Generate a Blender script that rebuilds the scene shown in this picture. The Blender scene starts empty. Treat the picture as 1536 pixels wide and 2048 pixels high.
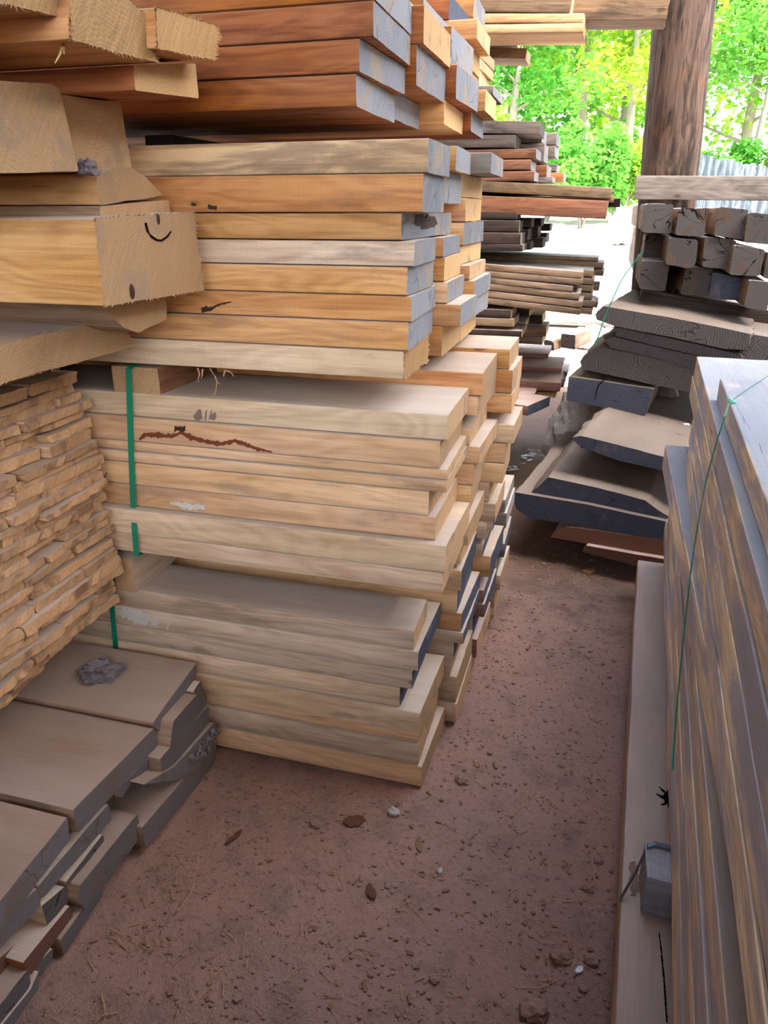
import bpy, bmesh, math, random
from mathutils import Vector, Matrix, noise
random.seed(7)
sc = bpy.context.scene
COL = sc.collection
# ------------------------------------------------------------------ camera model
F, H = 1480.0, 1.5
YAW, PIT = math.radians(15.8), math.radians(22.2)
FW = Vector((-math.sin(YAW)*math.cos(PIT), math.cos(YAW)*math.cos(PIT), -math.sin(PIT)))
RT = Vector((math.cos(YAW), math.sin(YAW), 0))
UP = RT.cross(FW)
EYE = Vector((0, 0, H))
def ray(x, y): return FW + RT*((x-768)/F) - UP*((y-1024)/F)
def on(x, y, n, c):
    """point of the plane n.p=c seen at pixel x,y"""
    n = Vector(n); d = ray(x, y)
    return EYE + d*((c - n.dot(EYE))/n.dot(d))
def onX(x, y, X): return on(x, y, (1, 0, 0), X)
def onY(x, y, Y): return on(x, y, (0, 1, 0), Y)
def onZ(x, y, Z): return on(x, y, (0, 0, 1), Z)

def S(*c):
    """8-bit sRGB to linear"""
    return tuple(((v/255/12.92) if v/255 <= .04045 else ((v/255+.055)/1.055)**2.4) for v in c) + (1.0,)

# ------------------------------------------------------------------ node helpers
class NT:
    def __init__(s, name, disp=False):
        s.m = bpy.data.materials.new(name); s.m.use_nodes = True
        s.t = s.m.node_tree; s.t.nodes.clear()
        s.out = s.t.nodes.new('ShaderNodeOutputMaterial')
    def n(s, typ, **kw):
        nd = s.t.nodes.new('ShaderNode'+typ)
        for k, v in kw.items(): setattr(nd, k, v)
        return nd
    def put(s, sock, v):
        if v is None: return
        if hasattr(v, 'is_linked') or hasattr(v, 'links'): s.t.links.new(v, sock)
        else:
            try: sock.default_value = v
            except Exception: sock.default_value = v[:3]
    def math(s, op, a, b=None, c=None, clamp=False):
        nd = s.n('Math', operation=op, use_clamp=clamp)
        for i, v in enumerate((a, b, c)): s.put(nd.inputs[i], v)
        return nd.outputs[0]
    def vec(s, op, a, b=None):
        nd = s.n('VectorMath', operation=op)
        s.put(nd.inputs[0], a); s.put(nd.inputs[1], b)
        return nd.outputs['Value'] if op in ('LENGTH', 'DOT_PRODUCT') else nd.outputs[0]
    def comb(s, x, y, z):
        nd = s.n('CombineXYZ')
        for i, v in enumerate((x, y, z)): s.put(nd.inputs[i], v)
        return nd.outputs[0]
    def sep(s, v):
        nd = s.n('SeparateXYZ'); s.put(nd.inputs[0], v); return nd.outputs
    def noise(s, v, scale, detail=3, rough=.55, dist=0.0):
        nd = s.n('TexNoise'); s.put(nd.inputs['Vector'], v)
        nd.inputs['Scale'].default_value = scale; nd.inputs['Detail'].default_value = detail
        nd.inputs['Roughness'].default_value = rough; nd.inputs['Distortion'].default_value = dist
        return nd.outputs['Fac']
    def ramp(s, f, a, b):
        nd = s.n('MapRange'); nd.interpolation_type = 'SMOOTHSTEP'
        s.put(nd.inputs[0], f); nd.inputs[1].default_value = a; nd.inputs[2].default_value = b
        return nd.outputs[0]
    def mix(s, f, a, b, mode='MIX'):
        nd = s.n('Mix', data_type='RGBA', blend_type=mode)
        s.put(nd.inputs[0], f); s.put(nd.inputs[6], a); s.put(nd.inputs[7], b)
        return nd.outputs[2]
    def attr(s, name):
        nd = s.n('Attribute', attribute_type='OBJECT', attribute_name=name); return nd.outputs['Fac']
    def finish(s, col, rough=.8, bump=None, bstr=.4, bdist=.004, spec=.25):
        p = s.n('BsdfPrincipled'); s.put(p.inputs['Base Color'], col); s.put(p.inputs['Roughness'], rough)
        p.inputs['Specular IOR Level'].default_value = spec
        if bump is not None:
            b = s.n('Bump'); b.inputs['Strength'].default_value = bstr; b.inputs['Distance'].default_value = bdist
            s.put(b.inputs['Height'], bump); s.t.links.new(b.outputs[0], p.inputs['Normal'])
        s.t.links.new(p.outputs[0], s.out.inputs[0]); return s.m

DUST = S(192, 175, 156)
def wood(name, A, B, stain=None, st=.0, dust=.9, dustc=DUST, saw=.5, crack=.3, var=.25, grain=1.0):
    t = NT(name)
    tc = t.n('TexCoord').outputs['Object']; seed = t.attr('seed')
    P = t.vec('ADD', tc, t.comb(t.math('MULTIPLY', seed, 13.7), t.math('MULTIPLY', seed, 7.31), t.math('MULTIPLY', seed, 3.17)))
    sx, sy, sz = t.sep(P)
    g1 = t.noise(t.vec('MULTIPLY', P, (1.3, 16, 16)), 2.2, 5, .6, .5)
    n0 = t.noise(t.vec('MULTIPLY', P, (.9, 5, 5)), 1.6, 2, .45, .3)
    ringl = t.math('SINE', t.math('MULTIPLY', n0, 95.0*grain))
    fib = t.noise(t.vec('MULTIPLY', P, (3.5, 130, 130)), 1.2, 4, .68)
    f = t.math('ADD', t.math('MULTIPLY', t.ramp(g1, .34, .66), .66), t.math('MULTIPLY', ringl, .17))
    f = t.math('ADD', f, t.math('MULTIPLY', t.math('SUBTRACT', fib, .5), 1.25), clamp=True)
    col = t.mix(f, A, B)
    wn = t.n('TexWhiteNoise', noise_dimensions='1D'); t.put(wn.inputs['W'], seed)
    val = t.math('ADD', t.math('MULTIPLY', wn.outputs['Value'], 2*var), 1-var)
    h = t.n('HueSaturation'); t.put(h.inputs['Value'], val); t.put(h.inputs['Color'], col)
    t.put(h.inputs['Hue'], t.math('ADD', t.math('MULTIPLY', t.sep(wn.outputs['Color'])[1], .012), .494))
    col = h.outputs[0]
    if stain:
        sn = t.noise(t.vec('MULTIPLY', P, (1.1, 4.5, 4.5)), 2.3, 6, .62, .4)
        col = t.mix(t.math('MULTIPLY', t.ramp(sn, .62-st*.35, .70-st*.2), min(1, .55+st*.5)), col, stain)
    # knots: sparse dark spots
    vo = t.n('TexVoronoi'); vo.inputs['Scale'].default_value = 2.1; t.put(vo.inputs['Vector'], t.vec('MULTIPLY', P, (1, 2.2, 2.2)))
    kd = t.ramp(t.math('ADD', vo.outputs['Distance'], t.math('MULTIPLY', fib, .05)), .085, .05)
    col = t.mix(t.math('MULTIPLY', kd, .65), col, S(66, 44, 32))
    cn = t.noise(t.vec('MULTIPLY', P, (1.1, 30, 30)), 1.5, 4, .6, .3)
    ck = t.math('MULTIPLY', t.ramp(cn, .33, .27), crack)
    col = t.mix(ck, col, S(30, 21, 16))
    if dust > 0:
        nz = t.sep(t.n('NewGeometry').outputs['Normal'])[2]
        dn = t.noise(P, 5, 4)
        dm = t.math('MULTIPLY', t.ramp(nz, .72, .96), t.math('MULTIPLY', t.ramp(dn, .1, .45), dust))
        col = t.mix(dm, col, t.mix(t.math('MULTIPLY', fib, .5), dustc, tuple(v*.72 for v in dustc[:3])+(1,)))
    sw = t.math('MULTIPLY', t.noise(t.vec('MULTIPLY', P, (230, 4, 4)), 1.0, 2, .6), .8*saw)
    h2 = t.n('HueSaturation'); t.put(h2.inputs['Color'], col); t.put(h2.inputs['Value'], t.math('ADD', t.math('MULTIPLY', sw, .10), 1-.04*saw)); col = h2.outputs[0]
    bh = t.math('ADD', t.math('ADD', fib, sw), t.math('MULTIPLY', ck, -2.0))
    big = t.noise(t.vec('MULTIPLY', P, (.8, 2.5, 2.5)), 1.7, 4)
    hb = t.n('HueSaturation'); t.put(hb.inputs['Color'], col); t.put(hb.inputs['Value'], t.math('ADD', t.math('MULTIPLY', big, .7), .66)); t.put(hb.inputs['Saturation'], t.math('ADD', t.math('MULTIPLY', big, -.5), 1.22))
    col = hb.outputs[0]
    return t.finish(col, .82, bh, .6, .0034)

def endgrain(name, A, B, stain=None, st=0., crack=0., saw=.6, ringw=.0065, var=.2, ringa=.08):
    t = NT(name)
    tc = t.n('TexCoord').outputs['Object']; seed = t.attr('seed')
    wn = t.n('TexWhiteNoise', noise_dimensions='1D'); t.put(wn.inputs['W'], t.math('ADD', seed, 5.3))
    r1, r2, r3 = t.sep(wn.outputs['Color'])
    _, y, z = t.sep(tc)
    cy = t.math('ADD', y, t.math('MULTIPLY', t.math('SUBTRACT', r1, .5), .22))
    cz = t.math('ADD', z, t.math('MULTIPLY', t.math('SUBTRACT', r2, .5), .16 if crack > .4 else .4))
    Q = t.comb(0.0, cy, cz)
    off = t.vec('ADD', Q, t.comb(seed, seed, seed))
    dn = t.noise(off, 14, 3)
    r = t.math('ADD', t.vec('LENGTH', Q), t.math('MULTIPLY', dn, .04))
    ring = t.math('SINE', t.math('MULTIPLY', r, 6.283/ringw))
    # saw strokes, slanting
    ca = t.math('ADD', t.math('MULTIPLY', cy, .8), t.math('MULTIPLY', cz, .6)); cb = t.math('SUBTRACT', t.math('MULTIPLY', cz, .8), t.math('MULTIPLY', cy, .6))
    stroke = t.noise(t.comb(seed, t.math('MULTIPLY', ca, 120.0), t.math('MULTIPLY', cb, 9.0)), 1.3, 4, .65)
    fine = t.noise(off, 300, 2)
    f = t.math('ADD', t.math('MULTIPLY', ring, ringa), t.math('ADD', t.math('MULTIPLY', stroke, .8*saw), t.math('MULTIPLY', fine, .45)))
    f = t.math('ADD', f, .28-.4*saw, clamp=True)
    col = t.mix(f, A, B)
    h = t.n('HueSaturation'); t.put(h.inputs['Value'], t.math('ADD', t.math('MULTIPLY', wn.outputs['Value'], 2*var), 1-var)); t.put(h.inputs['Color'], col)
    col = h.outputs[0]
    if stain:
        sn = t.noise(off, 9, 5, .6)
        col = t.mix(t.math('MULTIPLY', t.ramp(sn, .60-st*.35, .68-st*.2), .8), col, stain)
    bh = t.math('ADD', t.math('MULTIPLY', stroke, 1.2*saw), t.math('ADD', fine, t.math('MULTIPLY', ring, ringa*.7)))
    if crack > 0:
        ang = t.math('ARCTAN2', cz, cy)
        nd = t.n('TexNoise', noise_dimensions='2D'); nd.inputs['Scale'].default_value = 1.0; nd.inputs['Detail'].default_value = 2
        t.put(nd.inputs['Vector'], t.comb(t.math('ADD', t.math('MULTIPLY', ang, 1.25), t.math('ADD', seed, t.math('MULTIPLY', dn, .9))), t.math('MULTIPLY', r, 2.0), 0.0))
        c1 = t.ramp(t.math('ABSOLUTE', t.math('SUBTRACT', nd.outputs['Fac'], .5)), .014, .004)
        cm = t.math('MULTIPLY', c1, t.math('MULTIPLY', t.ramp(t.noise(off, 5, 2), .42, .52), crack))
        col = t.mix(cm, col, S(14, 12, 12)); bh = t.math('SUBTRACT', bh, t.math('MULTIPLY', cm, 4.0))
    nz = t.sep(t.n('NewGeometry').outputs['Normal'])[2]
    col = t.mix(t.math('MULTIPLY', t.ramp(nz, .7, .95), .8), col, DUST)
    return t.finish(col, .85, bh, .5, .0028)

GREYST = S(112, 105, 100)
M = {}
M['orange'] = wood('orange_brown_wood', S(164, 95, 44), S(114, 59, 26), S(92, 48, 24), .12, var=.12)
M['gold'] = wood('golden_wood', S(204, 148, 90), S(162, 105, 58), S(140, 104, 76), .16, var=.14)
M['weathered'] = wood('flaking_weathered_wood', S(228, 192, 142), S(146, 110, 76), S(136, 112, 92), .3, crack=.9, var=.1)
M['tan'] = wood('tan_wood', S(224, 180, 130), S(190, 144, 98), S(160, 130, 104), .16, var=.1)
M['pale'] = wood('pale_tan_wood', S(222, 190, 152), S(188, 154, 118), S(160, 136, 110), .12, var=.09)
M['greytan'] = wood('grey_tan_wood', S(206, 180, 150), S(168, 140, 112), S(134, 114, 98), .12, var=.1)
M['yellow'] = wood('yellow_oak', S(206, 152, 94), S(168, 112, 62), S(150, 106, 70), .25, var=.1)
M['dusty'] = wood('dust_covered_wood', S(160, 128, 104), S(128, 98, 78), S(100, 78, 64), .1, dust=.97, dustc=S(160, 138, 122), var=.08)
M['lath'] = wood('rough_lath_wood', S(214, 172, 126), S(166, 122, 84), S(122, 84, 56), .1, dust=.8, var=.16)
M['grey'] = wood('grey_weathered_wood', S(142, 130, 120), S(100, 90, 82), S(78, 72, 70), .3, var=.15)
M['red'] = wood('reddish_brown_wood', S(158, 104, 74), S(112, 70, 50), S(84, 52, 40), .15, var=.15)
M['redgrey'] = wood('dusty_reddish_planks', S(150, 108, 92), S(112, 78, 66), None, 0, dust=.85, dustc=S(202, 176, 166), var=.12)
M['dark'] = wood('dark_brown_wood', S(72, 58, 50), S(44, 34, 30), None, 0, dust=.75, var=.15)
M['brown'] = wood('brown_grey_wood', S(150, 122, 94), S(104, 82, 62), S(74, 60, 50), .25, dust=.85, dustc=S(170, 168, 166), var=.15)
M['streak'] = wood('blue_brown_streaked_wood', S(238, 214, 178), S(182, 158, 132), S(166, 164, 178), .62, dust=.9, dustc=S(150, 140, 132), var=.12, grain=1.6, crack=.7)
M['streaktop'] = wood('blue_grey_topped_wood', S(238, 214, 178), S(182, 158, 132), S(166, 164, 178), .62, dust=.9, dustc=S(146, 151, 158), var=.1, grain=1.6, crack=.7)
M['base'] = wood('dusty_base_plank', S(190, 160, 132), S(150, 122, 100), S(140, 132, 134), .4, dust=.85, dustc=S(176, 158, 150), var=.05)
M['block'] = wood('blue_grey_sawn_wood', S(158, 160, 168), S(118, 118, 126), None, 0, dust=.5, dustc=S(170, 172, 180), saw=2)
M['slab'] = wood('dusty_dark_slab', S(120, 104, 90), S(84, 72, 62), None, 0, dust=.97, dustc=S(122, 109, 98), var=.06)
M['e_fresh'] = endgrain('fresh_sawn_end', S(216, 178, 124), S(170, 126, 80), S(150, 118, 90), .05)
M['e_tan'] = endgrain('tan_sawn_end', S(204, 166, 122), S(148, 112, 76), S(150, 126, 100), .25, saw=.75)
M['e_grey'] = endgrain('blue_grey_sealed_end', S(152, 150, 150), S(96, 98, 104), S(150, 132, 110), .3, crack=.35, saw=.9)
M['e_slate'] = endgrain('slate_dark_end', S(88, 92, 106), S(48, 52, 66), S(96, 92, 92), .08, crack=.25)
M['e_tie'] = endgrain('checked_grey_brown_end', S(96, 88, 84), S(54, 50, 48), S(88, 68, 54), .12, crack=1.0, saw=.3, ringw=.009)
M['e_black'] = endgrain('ringed_black_slab_end', S(108, 100, 98), S(40, 38, 40), None, 0, crack=.45, saw=.35, ringw=.011, ringa=.2)
M['e_rough'] = endgrain('rough_sawn_end', S(190, 150, 98), S(122, 88, 52), None, 0, saw=1.2)
M['e_lath'] = endgrain('torn_lath_end', S(220, 178, 132), S(148, 108, 74), S(126, 94, 70), .25, saw=1.1, var=.22, ringa=.04, ringw=.012)
M['e_red'] = endgrain('reddish_end', S(122, 84, 68), S(86, 56, 46), None, 0)
M['e_dusty'] = endgrain('dust_grey_end', S(116, 108, 106), S(74, 68, 68), S(104, 88, 76), .2, crack=.3)

def simple(name, col, rough=.6, spec=.3, var=0., scale=20.0):
    t = NT(name)
    if var:
        nn = t.noise(t.n('TexCoord').outputs['Object'], scale, 4)
        c = t.mix(nn, tuple(v*(1-var) for v in col[:3])+(1,), tuple(min(1, v*(1+var)) for v in col[:3])+(1,))
        return t.finish(c, rough, nn, .4, .004, spec)
    return t.finish(col, rough, None, spec=spec)
M['strap'] = simple('green_plastic_strapping', S(12, 128, 96), .35, .5)
M['strapb'] = simple('dark_blue_plastic_strapping', S(52, 62, 84), .35, .5)
M['clip'] = simple('pale_green_clip', S(110, 200, 165), .3, .5)
M['clod'] = simple('dry_mud', S(112, 104, 106), .95, .1, .4, 40)
M['stone'] = simple('pale_grey_stone', S(168, 162, 154), .9, .2, .3, 18)
M['pebble'] = simple('dusty_pebble', S(140, 112, 98), .9, .2, .3, 60)
M['white'] = simple('white_scrap', S(215, 220, 228), .6, .3, .15, 60)
M['straw'] = simple('dry_straw', S(176, 140, 100), .8, .2, .35, 30)
M['chip'] = simple('wood_chip', S(128, 96, 74), .9, .2, .4, 30)
M['bark'] = simple('grey_crusted_bark', S(112, 100, 98), .95, .1, .5, 70)
M['black'] = simple('black_void', S(20, 16, 14), .95, .05)
M['leafdry'] = simple('dry_leaf', S(96, 62, 48), .9, .2, .3, 50)

# ------------------------------------------------------------------ object helpers
ORD = 'topmost second third fourth fifth sixth seventh eighth ninth tenth eleventh twelfth thirteenth fourteenth fifteenth sixteenth seventeenth eighteenth nineteenth twentieth'.split()
ORD += ['twenty-'+a for a in 'first second third fourth fifth sixth seventh eighth ninth'.split()] + ['thirtieth'] + ['thirty-'+a for a in 'first second third fourth fifth sixth seventh eighth ninth'.split()]+['fortieth']
def tag(o, label, cat, group=None, kind=None):
    if label: o['label'] = label
    if cat: o['category'] = cat
    if group: o['group'] = group
    if kind: o['kind'] = kind
    return o
_seed = [0]
def link(name, me, mats, Mx=None, parent=None):
    o = bpy.data.objects.new(name, me); COL.objects.link(o)
    for m in mats: me.materials.append(m)
    if Mx is not None: o.matrix_world = Mx
    if parent:
        o.parent = parent; o.matrix_parent_inverse = parent.matrix_world.inverted()
    _seed[0] += 1; o['seed'] = (_seed[0]*0.6180339) % 1*9.0
    return o

def resample(P, r, step):
    """round the corners by r and split the edges to <= step"""
    n = len(P); out = []
    for i in range(n):
        a, b, c = P[i-1], P[i], P[(i+1) % n]
        la, lc = (a-b).length, (c-b).length
        ra, rc = min(r, la*.3), min(r, lc*.3)
        p, q = b+(a-b).normalized()*ra, b+(c-b).normalized()*rc
        out += [p, (p+q+b*1.2)/3.2, q] if r > .003 else [p, q]
    res = []
    for i in range(len(out)):
        a, b = out[i], out[(i+1) % len(out)]
        k = max(1, math.ceil((b-a).length/step))
        res += [a.lerp(b, j/k) for j in range(k)]
    return res

def solid(name, prof, L, Mx, side, end, r=.004, step=.035, xs=.07, rough=.0012, live=0., liveZ=False, endj=.0015, skew=None, bow=0., fuzz=0, parent=None):
    """a length of timber: the outline prof (local y,z) run along local +x for L. skew(p) = x offset of the near cut."""
    prof = [Vector((0, p[0], p[1])) for p in prof]
    ar = sum(prof[i].y*prof[(i+1) % len(prof)].z - prof[(i+1) % len(prof)].y*prof[i].z for i in range(len(prof)))
    if ar < 0: prof = prof[::-1]
    pts = resample(prof, r, step); n = len(pts)
    N = max(2, min(44, int(L/xs)))
    xl = [L*(i/N)**1.25 for i in range(N+1)]
    c = sum(pts, Vector())/n
    so = Vector((random.random()*90, random.random()*90, random.random()*90))
    zmin, zmax = min(p.z for p in pts), max(p.z for p in pts)
    ymin, ymax = min(p.y for p in pts), max(p.y for p in pts)
    vs, fs, mi = [], [], []
    for i, x in enumerate(xl):
        for p in pts:
            d = (p-c); d = d.normalized() if d.length > 1e-6 else d
            q = Vector((x, p.y, p.z))
            w = noise.noise(Vector((x*3, p.y*9, p.z*9))+so)*rough*1.6 + noise.noise(Vector((x*14, p.y*30, p.z*30))+so)*rough*.5
            if live:
                e = max(0, abs(2*(p.y-ymin)/(ymax-ymin)-1)-.55)/.45
                lv = (noise.noise(Vector((x*2.2, p.y*3, p.z*2))+so)+.55*noise.noise(Vector((x*9, 0, p.z*12))+so)+.3*noise.noise(Vector((x*30, 0, p.z*30))+so))*live*e
                q.y += lv*(1 if p.y > c.y else -1)
            q += d*w
            q.z += bow*math.sin(math.pi*min(1, x/L))
            if skew: q.x += skew(p)*(1-x/L)
            if i == 0: q.x += endj*noise.noise(Vector((p.y*40, p.z*40, 3))+so)
            vs.append(q)
    for i in range(N):
        for j in range(n):
            k = (j+1) % n
            fs.append((i*n+j, i*n+k, (i+1)*n+k, (i+1)*n+j)[::-1]); mi.append(0)
    fs.append(tuple(range(n))[::-1]); mi.append(1)
    fs.append(tuple(N*n+j for j in range(n))); mi.append(1)
    for _ in range(fuzz):
        j = random.randrange(n); a = Vector(vs[j]); b = Vector(vs[(j+1) % n]); p = a.lerp(b, random.random())
        d = (p-Vector((p.x, c.y, c.z))).normalized()
        t = (b-a).normalized()*random.uniform(.0008, .0018)
        tip = p+d*random.uniform(.002, .008)+Vector((random.uniform(-.006, .002), 0, 0))+(b-a).normalized()*random.uniform(-.004, .004)
        q0 = len(vs); vs += [p-t-d*.001, p+t-d*.001, tip, p-d*.0005+Vector((.002, 0, 0))]
        fs += [(q0, q0+1, q0+2), (q0, q0+2, q0+3), (q0+1, q0+3, q0+2)]; mi += [1, 1, 1]
    me = bpy.data.meshes.new(name); me.from_pydata([tuple(v) for v in vs], [], fs)
    me.polygons.foreach_set('material_index', mi)
    me.validate(); me.update()
    bm = bmesh.new(); bm.from_mesh(me); bmesh.ops.recalc_face_normals(bm, faces=bm.faces)
    bmesh.ops.triangulate(bm, faces=[f for f in bm.faces if len(f.verts) > 4]); bm.to_mesh(me); bm.free()
    me.shade_smooth(); me.set_sharp_from_angle(angle=math.radians(32))
    return link(name, me, [M[side], M[end]], Mx, parent)

def frame(o, x, up=Vector((0, 0, 1))):
    x = Vector(x).normalized(); y = Vector(up).cross(x).normalized(); z = x.cross(y)
    m = Matrix.Identity(4)
    for i in range(3): m[i][0], m[i][1], m[i][2], m[i][3] = x[i], y[i], z[i], o[i]
    return m

def prism(name, poly, n, c, axis, L, side, end, label, cat='timber', group=None, **kw):
    """timber whose near cut end lies in the plane n.p=c with the given outline and runs along axis for L"""
    W = [on(x, y, n, c) for x, y in poly]
    o = sum(W, Vector())/len(W); Mx = frame(o, axis); inv = Mx.inverted()
    Lp = [inv @ p for p in W]
    # best fit skew of the cut
    nl = (inv.to_3x3() @ Vector(n)).normalized()
    sk = (lambda p: max(-.2, min(.2, -(nl.y*p.y+nl.z*p.z)/nl.x)))
    ob = solid(name, [(p.y, p.z) for p in Lp], L, Mx, side, end, skew=sk, **kw)
    return tag(ob, label, cat, group)

def box(name, X1, L, Y0, Y1, z0, z1, side, end, label, cat='plank', group=None, dz=0., rot=0., **kw):
    """timber lying along -X with its visible cut end at X1; dz = how far the hidden far end lies above the near one"""
    o = Vector((X1, (Y0+Y1)/2, (z0+z1)/2)); w, h = (Y1-Y0)/2, (z1-z0)/2
    ax = Vector((-math.cos(rot)*L, -math.sin(rot)*L, dz))
    cut = random.uniform(-.03, .03)
    ob = solid(name, [(-w, -h), (w, -h), (w, h), (-w, h)], L, frame(o, ax), side, end, skew=lambda p: p.y*cut, **kw)
    return tag(ob, label, cat, group)

def ribbon(name, pts, w, th, mat, wdir):
    """strapping: a flat band of width w along pts"""
    vs, fs = [], []
    wd = Vector(wdir).normalized()*w/2
    for i, p in enumerate(pts):
        p = Vector(p); a = Vector(pts[max(0, i-1)]); b = Vector(pts[min(len(pts)-1, i+1)])
        nn = (b-a).normalized().cross(wd).normalized()*th/2
        vs += [p-wd-nn, p+wd-nn, p+wd+nn, p-wd+nn]
    for i in range(len(pts)-1):
        for j in range(4):
            k = (j+1) % 4; fs.append((i*4+j, i*4+k, i*4+4+k, i*4+4+j))
    fs += [(3, 2, 1, 0), tuple(len(vs)-4+j for j in range(4))]
    me = bpy.data.meshes.new(name); me.from_pydata([tuple(v) for v in vs], [], fs)
    return link(name, me, [M[mat]])

def lump(name, loc, size, mat, amp=.35, sub=3, freq=2.2, seed=0, flat=True):
    bm = bmesh.new(); bmesh.ops.create_icosphere(bm, subdivisions=sub, radius=1)
    s = Vector((seed*7.3, seed*3.1, seed*1.7))
    for v in bm.verts:
        d = v.co.normalized(); k = 1+amp*noise.noise(d*freq+s)+amp*.5*noise.noise(d*freq*3+s)+amp*.25*noise.noise(d*freq*8+s)
        v.co = Vector((d.x*size[0]*k, d.y*size[1]*k, max(-.55, d.z)*size[2]*k if flat else d.z*size[2]*k))
    zm = min(v.co.z for v in bm.verts)
    for v in bm.verts: v.co.z -= zm
    me = bpy.data.meshes.new(name); bm.to_mesh(me); bm.free()
    o = link(name, me, [M[mat]]); o.location = loc; return o

def tube(bm, pts, r0, r1, seg=5):
    rings = []
    for i, p in enumerate(pts):
        p = Vector(p); a = Vector(pts[max(0, i-1)]); b = Vector(pts[min(len(pts)-1, i+1)]); d = (b-a).normalized()
        u = d.orthogonal().normalized(); v = d.cross(u); r = r0+(r1-r0)*i/(len(pts)-1)
        rings.append([bm.verts.new(p+u*r*math.cos(t*6.2832/seg)+v*r*math.sin(t*6.2832/seg)) for t in range(seg)])
    for A, B in zip(rings, rings[1:]):
        for t in range(seg): bm.faces.new((A[t], A[(t+1) % seg], B[(t+1) % seg], B[t]))
    bm.faces.new(rings[0][::-1]); bm.faces.new(rings[-1])
def mesh_from(bm, name, mats, parent=None, Mx=None):
    bmesh.ops.recalc_face_normals(bm, faces=bm.faces)
    me = bpy.data.meshes.new(name); bm.to_mesh(me); bm.free(); me.shade_smooth(); me.set_sharp_from_angle(angle=.7)
    return link(name, me, mats, Mx, parent)
# ------------------------------------------------------------------ centre stack: four bundles of planks along X
YC = 1.598
def fixcol(rows):
    """rows: [z0,z1,...] top to bottom; close small gaps / overlaps so that the planks rest on one another"""
    for a, b in zip(rows, rows[1:]):
        g = a[0]-b[1]
        if g < .012: m = (a[0]+b[1])/2; a[0], b[1] = m+.0011, m-.0011
        elif g < .03: b[1] = a[0]-.001
def column(tab, Y0, Y1, where, group, look, L=2.5, dy={}, **kw):
    rows = []
    for (x, yt, yb, side, end) in tab:
        a, b = onY(x, yt, Y0), onY(x, yb, Y0)
        rows.append([b.z, a.z, (a.x+b.x)/2, side, end])
    fixcol(rows); out = []
    for i, (z0, z1, X, side, end) in enumerate(rows):
        d = dy.get(i, (0, 0))
        k = dict(kw)
        if end in ('e_rough',): k.update(fuzz=260, endj=.006)
        out.append(box('plank', X, L+random.uniform(-.1, .1), Y0+d[0]+random.uniform(0, .008), Y1+d[1]-random.uniform(.002, .006), z0, z1, side, end,
            '%s plank with %s, %s from top, %s' % (look.get(side, side), ENDW[end], ORD[i] if i else 'first', where), 'plank', group, **k))
    return out
ENDW = dict(e_lath='torn end', e_fresh='fresh-cut end', e_tan='tan end', e_grey='blue-grey end', e_slate='slate-dark end', e_rough='ragged end', e_tie='checked end', e_black='black end', e_red='red end', e_dusty='dusty end')
LOOK = dict(orange='orange-brown', gold='golden', weathered='flaking weathered', tan='tan', pale='pale', greytan='grey-tan', yellow='yellow', grey='grey', dark='dark', lath='rough', red='reddish', redgrey='dusty reddish', dusty='dusty', brown='brown')
zA = onY(707, 212, YC).z
YA = [YC, onZ(764, 234, zA).y, onZ(876, 246, zA).y]
YA2 = 1.93; YA3 = 2.27; YA4 = 2.6; YA5 = 2.9
g = 'planks of the overhanging top bundle'; w = '%s column of overhanging top bundle'
column([(744, -80, -2, 'orange', 'e_grey'), (742, 0, 71.6, 'orange', 'e_grey'), (722.5, 77, 143, 'orange', 'e_grey'), (707, 146, 212, 'orange', 'e_grey')], YC, YA2, w % 'front', g, LOOK)
column([(770, -50, 12, 'gold', 'e_fresh'), (845, 30, 86, 'orange', 'e_fresh'), (832, 113, 169, 'orange', 'e_grey'), (773, 175, 232, 'orange', 'e_grey')], YA2, YA3, w % 'second', g, LOOK)
column([(846, -5, 53, 'orange', 'e_grey'), (903, 75, 127, 'orange', 'e_grey'), (915, 144, 194, 'orange', 'e_grey'), (886, 202, 248, 'gold', 'e_fresh')], YA3, YA4, w % 'third', g, LOOK)
column([(900, -14, 39, 'orange', 'e_slate'), (953, 34, 77, 'gold', 'e_tan'), (930, 80, 125, 'gold', 'e_fresh'), (925, 127, 177, 'gold', 'e_tan'), (968, 180, 222, 'gold', 'e_fresh'), (940, 223, 262, 'orange', 'e_grey')], YA4, YA5, w % 'fourth', g, LOOK)
column([(945, -20, 34, 'gold', 'e_grey'), (925, 36, 90, 'gold', 'e_tan'), (962, 92, 112, 'gold', 'e_tan'), (960, 115, 135, 'gold', 'e_tan'), (955, 138, 169, 'gold', 'e_tan'), (984, 171, 189, 'grey', 'e_grey'), (935, 191, 222, 'gold', 'e_tan'), (930, 224, 258, 'gold', 'e_tan')], YA5, 3.2, w % 'hindmost', g, LOOK)

g = 'planks of the second bundle from the top'; w = '%s column of second bundle down'
YB = [YC, 1.84, 2.16, 2.5]
B1 = column([(854.7, 275.6, 345, 'weathered', 'e_grey'), (843, 360.6, 424, 'gold', 'e_grey'), (806, 428, 481, 'gold', 'e_grey'), (825.4, 483, 533, 'greytan', 'e_grey'),
   (816, 536, 592, 'gold', 'e_grey'), (818, 594, 644, 'gold', 'e_grey'), (812, 647.5, 702, 'gold', 'e_grey'), (808, 704, 760, 'pale', 'e_rough')], YC, YB[1], w % 'front', g, LOOK, dy={2: (0, .26), 6: (0, .05), 5: (0, .05)})
column([(908, 291, 341, 'gold', 'e_grey'), (884, 357, 406, 'tan', 'e_grey'), (884, 475, 514, 'gold', 'e_grey'), (886, 516, 562, 'gold', 'e_fresh'), (893, 566, 607, 'tan', 'e_grey'),
   (921, 609, 654, 'gold', 'e_grey'), (884, 666, 713, 'gold', 'e_fresh')], YB[1]+.06, YB[2], w % 'second', g, LOOK)
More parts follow.
